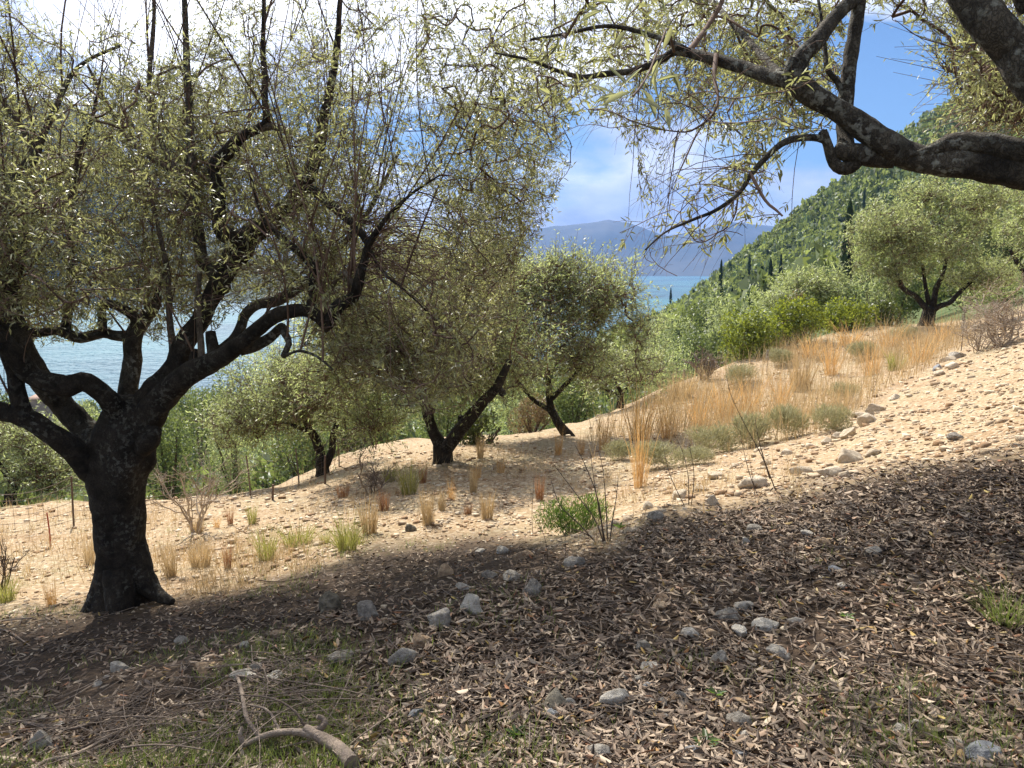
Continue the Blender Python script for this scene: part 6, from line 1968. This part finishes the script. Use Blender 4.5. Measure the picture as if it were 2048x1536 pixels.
# ------------------------------------------------------------------ fence of thin posts and wire
def build_fence():
    posts = [(-60, 1085, 92, 9.6), (150, 1086, 96, 10.2), (500, 1006, 72, 12.4), (597, 978, 64, 13.6), (678, 945, 52, 15.0), (752, 930, 46, 16.4)]
    base = ground_at(500, 1000)[0]
    root = thing('wire_fence', 'sagging wire fence on thin rusty posts crossing below the terrace', 'fence', base)
    tops = []
    for (px, py, hp, dd) in posts:
        p = pix_at(px, py, dd)
        z = float(height(p[0:1], p[1:2])[0])
        p = np.array([p[0], p[1], z - 0.15])
        t = pix_at(px + 1, py - hp, dd)
        h = max(t[2] - z, 0.7)
        q = np.array([p, p + np.array([0.012, 0, h * .5]), p + np.array([-0.02 if px > 200 else 0.03, 0, h + .15])])
        Q = catmull(q, 0.1)
        put(root, 'post', tube(Q, np.full(len(Q), 0.013), 7, 0.15, 9, int(px)), RUST)
        tops.append((p + np.array([0, 0, .15]), h))
    wires = []
    for (a, ha), (b, hb) in zip(tops[:-1], tops[1:]):
        for lv in (0.12, 0.3, 0.48, 0.66, 0.82, 0.97):
            u = np.linspace(0, 1, 9)[:, None]
            C = (a + [0, 0, ha * lv]) * (1 - u) + (b + [0, 0, hb * lv]) * u
            C[:, 2] -= 0.10 * (4 * u * (1 - u))[:, 0] * (0.5 + lv)
            wires += tubes(C[None], np.full((1, 9), 0.0032), 4)
        n = int(np.linalg.norm(b - a) / 0.16)
        for k in range(1, n):
            f = k / n
            c = a * (1 - f) + b * f
            hh = ha * (1 - f) + hb * f
            sag = 0.1 * 4 * f * (1 - f)
            u = np.linspace(0.12, 0.97, 3)[:, None]
            C = c + np.array([0, 0, 1.0]) * (hh * u - sag * (0.5 + u))
            wires += tubes(C[None], np.full((1, 3), 0.0024), 3)
    o = put(root, 'wire_mesh', wires, WIRE, False)
    o['kind'] = 'stuff'


build_fence()
p = ground_at(101, 1092)[0]
fw = project(p)[2]
h = 70 * fw / F
q = np.array([[0, 0, -.1], [0.004, 0, h * .5], [-.006, 0, h]])
REDP = plain_mat('red_paint_rust', (0.28, 0.05, 0.03), (0.40, 0.10, 0.06), 20)
o = add('stake', mesh_from('stake', tube(q, np.array([.009, .009, .008]), 8), REDP, True), loc=p)
tag(o, 'thin rusty red stake standing left of the thick trunk', 'stake')
for (px, py, hp, lab) in ((650, 972, 58, 'short rusty stake right in front of the fenced olive'), (545, 1004, 32, 'stubby grey stake in the dry grass between two fence posts')):
    p = ground_at(px, py)[0]
    fw = project(p)[2]
    h = hp * fw / F
    q = np.array([[0, 0, -.1], [0.01, 0, h * .5], [0.02, 0, h]])
    o = add('stake', mesh_from('stake', tube(q, np.array([.018, .018, .016]), 8, .1, 9), RUST, True), loc=p)
    tag(o, lab, 'stake')


# ------------------------------------------------------------------ bare shrubs, saplings, brushwood
def bare_branching(g, nstem, h, w, levels=3, r=0.012, spread=0.5, kink=0.12, up=0.6):
    """list of tube pieces of a leafless branching shrub"""
    pcs = []
    segs = []
    for _ in range(nstem):
        a = g.uniform(0, 6.28)
        d = unit(np.array([math.cos(a) * w, math.sin(a) * w, h]) + g.normal(size=3) * 0.1)
        segs.append((np.zeros(3) + np.array([math.cos(a), math.sin(a), 0]) * 0.02, d, h * g.uniform(.45, .65), r * g.uniform(.7, 1.1), 0))
    by = {}
    while segs:
        p, d, L, rr, lv = segs.pop()
        u = np.linspace(0, 1, 6)[:, None]
        off = np.cumsum(g.normal(size=(6, 3)) * kink * L / 3, 0)
        off[0] = 0
        C = p + d * L * u + off
        by.setdefault(0, []).append((C, np.linspace(rr, rr * .6, 6)))
        if lv < levels:
            for _ in range(g.integers(2, 5)):
                t = g.uniform(0.35, 1.0)
                k = int(t * 5)
                dd = unit(d + g.normal(size=3) * spread + np.array([0, 0, up * 0.3]))
                segs.append((C[k], dd, L * g.uniform(.45, .75), rr * .62, lv + 1))
    P = np.array([c for c, _ in by[0]])
    R = np.array([q for _, q in by[0]])
    return P, R


def bare_shrub(name, label, cat, px, py, hp, wp, seed, nstem, levels, r, matl, spread=0.5, group=None, kink=.12, up=.6):
    p = ground_at(px, py)[0]
    fw = project(p)[2]
    g = np.random.default_rng(seed)
    h, w = hp * fw / F, wp * fw / F / 2
    root = thing(name, label, cat, p, group)
    P, R = bare_branching(g, nstem, h, w * .5, levels, r, spread, kink, up)
    ext = max(P[..., 2].max(), .01)
    P = P * np.array([w / max(np.percentile(np.abs(P[..., :2]), 99), .01)] * 2 + [h / ext])
    P[..., 2] -= 0.02
    main = R[:, 0] > r * 0.55
    for i in np.where(main)[0][:40]:
        add('stem', mesh_from('stem', tubes(P[i:i + 1], R[i:i + 1], 6), matl, True), root)
    o = add('twig_tangle', mesh_from('twig_tangle', tubes(P[~main][:, [0, 2, 3, 5]], R[~main][:, [0, 2, 3, 5]], 3), matl), root, 'stuff')
    return root


bare_shrub('bare_shrub', 'leafless twiggy shrub with pale stems between the thick trunk and the fence', 'shrub', 392, 1068, 190, 200, 31, 6, 4, 0.014, PALEWOOD, .55)
bare_shrub('bare_shrub', 'grey leafless shrub beside the fenced olive trunk', 'shrub', 738, 985, 105, 110, 32, 5, 4, 0.016, DEADWOOD, .5)
bare_shrub('bare_shrub', 'brown twiggy dead bush in the gully past the little olive', 'shrub', 1405, 760, 70, 90, 33, 6, 3, 0.04, DEADWOOD, .5)
bare_shrub('bramble', 'leggy dark bramble twigs at the left edge below the lowest limb', 'shrub', 2, 1180, 110, 110, 34, 5, 3, 0.008, DARKSTEM, .6)
bare_shrub('brushwood_heap', 'pale tangled heap of dead brushwood at the right of the slope top', 'brushwood', 2005, 690, 150, 200, 35, 13, 4, 0.018, PALEWOOD, .7, None, .22, -.1)
bare_shrub('brushwood_heap', 'sprawling dead twigs on the rubble left of the main brushwood heap', 'brushwood', 1958, 700, 115, 130, 36, 9, 3, 0.014, PALEWOOD, .8, None, .26, -.2)


def stalks(name, label, cat, lines, matl, group=None, rmin=.0022):
    """stems given as pixel polylines sharing the depth of their foot"""
    px, py = lines[0][0]
    p = ground_at(px, py)[0]
    root = thing(name, label, cat, p, group)
    for ln in lines:
        d0 = project(ground_at(ln[0][0], min(ln[0][1], py))[0])[2] if False else p[1]
        C = np.array([pix_at(a, b, d0 + 0.03 * i) for i, (a, b) in enumerate(ln)])
        C[0, 2] -= 0.03
        Q = catmull(C, 0.04)
        R = np.linspace(rmin * 1.5, rmin * .45, len(Q))
        put(root, 'stem', tube(Q, R, 6, 0.2, 30, 3), matl)
        # buds / tiny side spurs
        g = np.random.default_rng(int(ln[0][0] + ln[-1][0]))
        k = g.integers(1, max(2, len(Q)), 14)
        d = unit(g.normal(size=(14, 3)) + [0, 0, .8])
        u = np.linspace(0, 1, 3)[None, :, None]
        put(root, 'spur', tubes(Q[k][:, None] + d[:, None] * g.uniform(.01, .035, (14, 1, 1)) * u, np.array([[.0016, .0012, .0006]]) * np.ones((14, 1)), 3), matl)['kind'] = 'stuff'
    return root


GS = 'leafless saplings on the terrace lip'
r_ = stalks('sapling', 'bushy leafless sapling with many dark stems sprouting from the terrace lip', 'sapling', [[(1212, 1092), (1190, 1040), (1150, 985), (1108, 930)], [(1214, 1092), (1200, 1030), (1188, 960), (1180, 900)], [(1216, 1092), (1212, 1010), (1206, 940), (1198, 905)], [(1208, 1094), (1160, 1050), (1120, 1010), (1102, 960)],
                                                                                                     [(1218, 1092), (1225, 1040), (1232, 1000), (1236, 960)], [(1205, 1094), (1180, 1072), (1150, 1060), (1128, 1052)], [(1210, 1092), (1196, 1000), (1170, 930), (1150, 890)]], DARKSTEM, GS, .0036)
stalks('sapling', 'long thin leafless sapling bowing left above the pale wall stones', 'sapling', [[(1556, 985), (1525, 915), (1490, 850), (1462, 790), (1453, 752)], [(1540, 950), (1520, 890), (1510, 840)]], DARKSTEM, GS, .0036)
stalks('sapling', 'thin leafless sapling with three wands by the rounded pale stone', 'sapling', [[(1378, 1010), (1376, 950), (1362, 895), (1348, 870)], [(1382, 1010), (1388, 950), (1378, 885)], [(1372, 1010), (1340, 950), (1325, 885)]], DARKSTEM, GS, .0028)
stalks('sapling', 'pair of thin leafless wands right of the broad flat-topped stone', 'sapling', [[(1520, 995), (1500, 950), (1487, 900), (1480, 862)], [(1512, 996), (1505, 955), (1500, 925)]], DARKSTEM, GS, .0026)
stalks('sapling', 'single reddish wand standing left of the green herb cushion', 'sapling', [[(1066, 1075), (1064, 1030), (1066, 985), (1067, 955)]], DARKSTEM, GS, .0024)
stalks('sapling', 'two short dark wands in the litter below the green herb cushion', 'sapling', [[(1096, 1120), (1092, 1085), (1080, 1050)], [(1132, 1118), (1130, 1080), (1132, 1050)]], DARKSTEM, GS, .0024)
GQ = 'dried squill flower spikes'
for (px, py, hp, headp, lab) in ((1922, 702, 88, 42, 'dried squill spike with a pale fluffy head beside the brushwood heap'), (1533, 745, 46, 22, 'dried white squill spike on the crest under the mastic bushes'), (1368, 770, 34, 16, 'short dried squill spike at the left shoulder of the knoll'), (2040, 640, 84, 16, 'tall dried squill spike rising through the brushwood at the right edge')):
    p = ground_at(px, py)[0]
    fw = project(p)[2]
    h = hp * fw / F
    hd = headp * fw / F
    root = thing('squill_spike', lab, 'flower stalk', p, GQ)
    add('stem', mesh_from('stem', tube(np.array([[0, 0, -.05], [0.01, 0, h * .5], [0, 0, h]]), np.array([.010, .009, .006]), 6), DEADWOOD, True), root)
    g = np.random.default_rng(px)
    n = 160
    a = g.uniform(0, 6.28, n)
    z = g.uniform(h - hd, h, n)
    N = np.stack([np.cos(a), np.sin(a), 0.5 + 0 * a], -1)
    rr = 0.035 * (1.15 - (z - (h - hd)) / hd)
    P = np.stack([np.cos(a) * rr * .4, np.sin(a) * rr * .4, z], -1)
    add('seed_head', mesh_from('seed_head', leaf_quads(P, unit(N), unit(np.cross(N, randdir(n, g))), np.full(n, .04), np.full(n, .022)), STONE_PALE), root)


# ------------------------------------------------------------------ cut branches lying in front
def fallen(label, parts, matl, cat='branch', group=None, name='fallen_branch'):
    """parts: list of (part name, [(px,py,height above ground)], width start px, width end px)"""
    first = ground_at(parts[0][1][0][0], parts[0][1][0][1])[0]
    root = thing(name, label, cat, first, group)
    for k, (nm, ln, w0, w1) in enumerate(parts):
        C = []
        for (px, py, hh) in ln:
            q = ground_at(px, min(py, 1700))[0]
            # lift towards the camera so that the piece keeps its place in view
            dirv = unit(np.array([0, 0, CAMZ]) - q)
            q = q + dirv * (hh / max(dirv[2], .2))
            C.append(q)
        C = np.array(C)
        Q = catmull(C, 0.03)
        fw = project(Q)[2]
        R = np.linspace(w0, w1, len(Q)) * fw / F / 2
        put(root, nm, tube(Q, R, 10 if w0 > 8 else 6, 0.12, 20, k), matl)
    return root


GF = 'cut branches lying in front'
fallen('thick sawn branch lying at the bottom with a forked hooked limb', [
    ('bough', [(705, 1530, .04), (680, 1500, .05), (655, 1480, .06), (632, 1468, .07), (610, 1458, .08)], 33, 20),
    ('bough', [(640, 1472, .065), (600, 1465, .07), (560, 1466, .07), (520, 1474, .06), (488, 1488, .04)], 18, 9),
    ('bough', [(622, 1462, .07), (640, 1456, .09), (650, 1444, .11), (644, 1432, .13), (634, 1428, .14)], 16, 10),
    ('branch', [(560, 1466, .07), (548, 1440, .10), (530, 1415, .12), (470, 1400, .10), (430, 1392, .06)], 6, 3),
    ('branch', [(612, 1458, .08), (590, 1420, .14), (545, 1392, .16), (470, 1385, .12), (420, 1395, .06)], 5, 2.5),
    ('branch', [(520, 1474, .06), (495, 1440, .10), (488, 1410, .12), (478, 1360, .08), (462, 1335, .04)], 9, 4),
    ('branch', [(488, 1488, .04), (480, 1470, .07), (484, 1455, .09)], 12, 7),
], DEADWOOD, group=GF)
fallen('long thick pale stick reaching in from the left edge toward the tan stones', [('bough', [(-20, 1428, .03), (60, 1447, .04), (145, 1456, .04), (215, 1432, .05), (290, 1385, .04), (350, 1348, .03), (375, 1338, .02)], 9, 4), ('branch', [(145, 1456, .04), (200, 1440, .05), (290, 1395, .03)], 6, 3)], DEADWOOD, group=GF)
fallen('long straight thin stick just above the thick pale stick', [('bough', [(-20, 1432, .03), (110, 1400, .04), (200, 1360, .03), (228, 1350, .02)], 4, 3)], DEADWOOD, group=GF)
fallen('curved brown stick along the bottom left edge', [('bough', [(55, 1540, .02), (90, 1516, .05), (150, 1503, .06), (220, 1470, .07), (300, 1430, .05), (340, 1404, .03)], 9, 4)], DEADWOOD, group=GF)
fallen('thin dark stick in the litter right of the thick trunk', [('bough', [(490, 1163, .02), (505, 1156, .04), (512, 1148, .09)], 5, 3), ('branch', [(505, 1158, .02), (560, 1161, .02), (625, 1152, .02)], 3, 2)], DARKSTEM, group=GF)
fallen('thin stick pair at the left edge in front of the golden tuft', [('bough', [(-20, 1246, .02), (30, 1242, .05), (66, 1242, .06)], 4, 3), ('branch', [(-20, 1258, .02), (20, 1268, .03), (60, 1290, .02)], 3, 2)], DEADWOOD, group=GF)
fallen('long pale straw stalk lying in the litter above the corner rocks', [('bough', [(1900, 1400, .01), (1925, 1430, .03), (1950, 1458, .03)], 4, 3), ('branch', [(1935, 1405, .01), (1975, 1450, .03), (2010, 1490, .03)], 2.5, 2)], DEADWOOD, group=GF)
fallen('thin upright dead stem in the litter left of the corner rocks', [('bough', [(1826, 1500, .0), (1818, 1440, .09), (1820, 1370, .22)], 4, 2.5)], DEADWOOD, group=GF)


def twig_heap(label, cx, cy, rx, ry, n, seed, group, bias):
    g = np.random.default_rng(seed)
    c = ground_at(cx, cy)[0]
    root = thing('twig_heap', label, 'brushwood', c, group)
    P = ground_at(np.clip(cx + g.normal(size=n) * rx * .5, -80, 2100), np.clip(cy + g.normal(size=n) * ry * .5, 1290, 1640))
    a = bias + g.normal(size=n) * 0.75
    L = g.uniform(.18, .75, n)
    D = np.stack([np.cos(a), np.sin(a), 0.10 * g.normal(size=n)], -1)
    u = np.linspace(-.5, .5, 8)[None, :, None]
    bend = g.normal(size=(n, 3)) * np.array([.35, .35, .0]) + np.array([0, 0, -0.18])
    C = P[:, None] + D[:, None] * L[:, None, None] * u + bend[:, None] * L[:, None, None] * u ** 2 + np.array([0, 0, 1.0]) * (g.uniform(.02, .12, (n, 1, 1)))
    C[..., 2] = np.maximum(C[..., 2], height(C[..., 0], C[..., 1]) + .006)
    R = np.linspace(1.2, .5, 8)[None] * (0.0011 + 0.0020 * g.uniform(0, 1, (n, 1)) ** 2.5)
    big = np.argsort(-R[:, 0] * L)[:24]
    for i in big:
        put(root, 'twig', tubes(C[i:i + 1], R[i:i + 1], 5), DEADWOOD)
    rest = np.setdiff1d(np.arange(n), big)
    o = put(root, 'twig_tangle', tubes(C[rest], R[rest], 4), DEADWOOD, False)
    o['kind'] = 'stuff'


GH = 'heaps of cut twigs'
twig_heap('grey heap of cut curving twigs around the thick sawn branch', 575, 1425, 170, 90, 75, 41, GH, 0.3)
twig_heap('brown heap of fine cut twigs in the bottom left between the sticks', 260, 1480, 240, 90, 80, 42, GH, 0.7)


# ------------------------------------------------------------------ little weeds
def weed(label, px, py, wp, n, seed, up, matl=HERB, broad=.32):
    p = ground_at(px, py)[0]
    fw = project(p)[2]
    g = np.random.default_rng(seed)
    a = np.arange(n) / n * 6.28 + g.normal(size=n) * .2
    D = unit(np.stack([np.cos(a), np.sin(a), up + .2 * g.normal(size=n)], -1))
    N = unit(np.stack([-np.cos(a) * up, -np.sin(a) * up, np.ones(n)], -1))
    L = wp * fw / F / 2 * g.uniform(.8, 1.2, n)
    root = thing('weed', label, 'weed', p, 'small green weeds in the leaf litter')
    for i in range(n):
        add('leaf', mesh_from('leaf', leaf_hex(np.array([[0, 0, .012]]), D[i:i + 1], N[i:i + 1], L[i:i + 1], L[i:i + 1] * broad, .18), matl), root)


weed('flat rosette of pale green leaves at the bottom among bluish stones', 1412, 1484, 72, 9, 1, .25)
weed('bright green pointed weed in the middle of the right-hand litter', 1694, 1236, 34, 5, 2, .5)
weed('two-leaved green weed near a thin upright dead stem', 1800, 1395, 38, 3, 3, .4, HERB, .45)
weed('small grey-green weed left of the broad grey stone', 1432, 1392, 40, 7, 4, .7)
weed('low green weed at the lower middle edge of the litter', 1030, 1480, 50, 7, 5, .5)
weed('tiny bright weed above the fallen branch', 980, 1492, 26, 5, 6, .6)
weed('green sprout on the bank below the bare dark stems', 1240, 1060, 34, 6, 7, .9)

# stone hut on the shore, far below
p = pix_at(86, 826, 135)
p[2] = float(height(p[0:1], p[1:2])[0])
hh = pix_at(86, 797, 135)[2] - p[2]
root = thing('stone_hut', 'small square stone hut with a reddish roof edge on the shore below', 'hut', p)


def boxp(x0, x1, y0, y1, z0, z1):
    V = np.array([(x0, y0, z0), (x1, y0, z0), (x1, y1, z0), (x0, y1, z0), (x0, y0, z1), (x1, y0, z1), (x1, y1, z1), (x0, y1, z1)], float)
    return (V, np.array([(0, 3, 2, 1), (4, 5, 6, 7), (0, 1, 5, 4), (1, 2, 6, 5), (2, 3, 7, 6), (3, 0, 4, 7)]))


add('wall', mesh_from('wall', [boxp(-1.7, 1.7, -1.6, 1.6, -0.5, hh)], PLASTER), root)
V = np.array([(-1.9, -1.8, hh), (1.9, -1.8, hh), (1.9, 1.8, hh), (-1.9, 1.8, hh), (-1.9, -1.8, hh + .12), (1.9, -1.8, hh + .12), (1.9, 1.8, hh + .6), (-1.9, 1.8, hh + .6)], float)
add('roof', mesh_from('roof', [(V, boxp(0, 1, 0, 1, 0, 1)[1])], ROOFTILE), root)
add('door', mesh_from('door', [boxp(-.45, .45, -1.66, -1.603, -0.3, 1.7)], DARKSTEM), root)
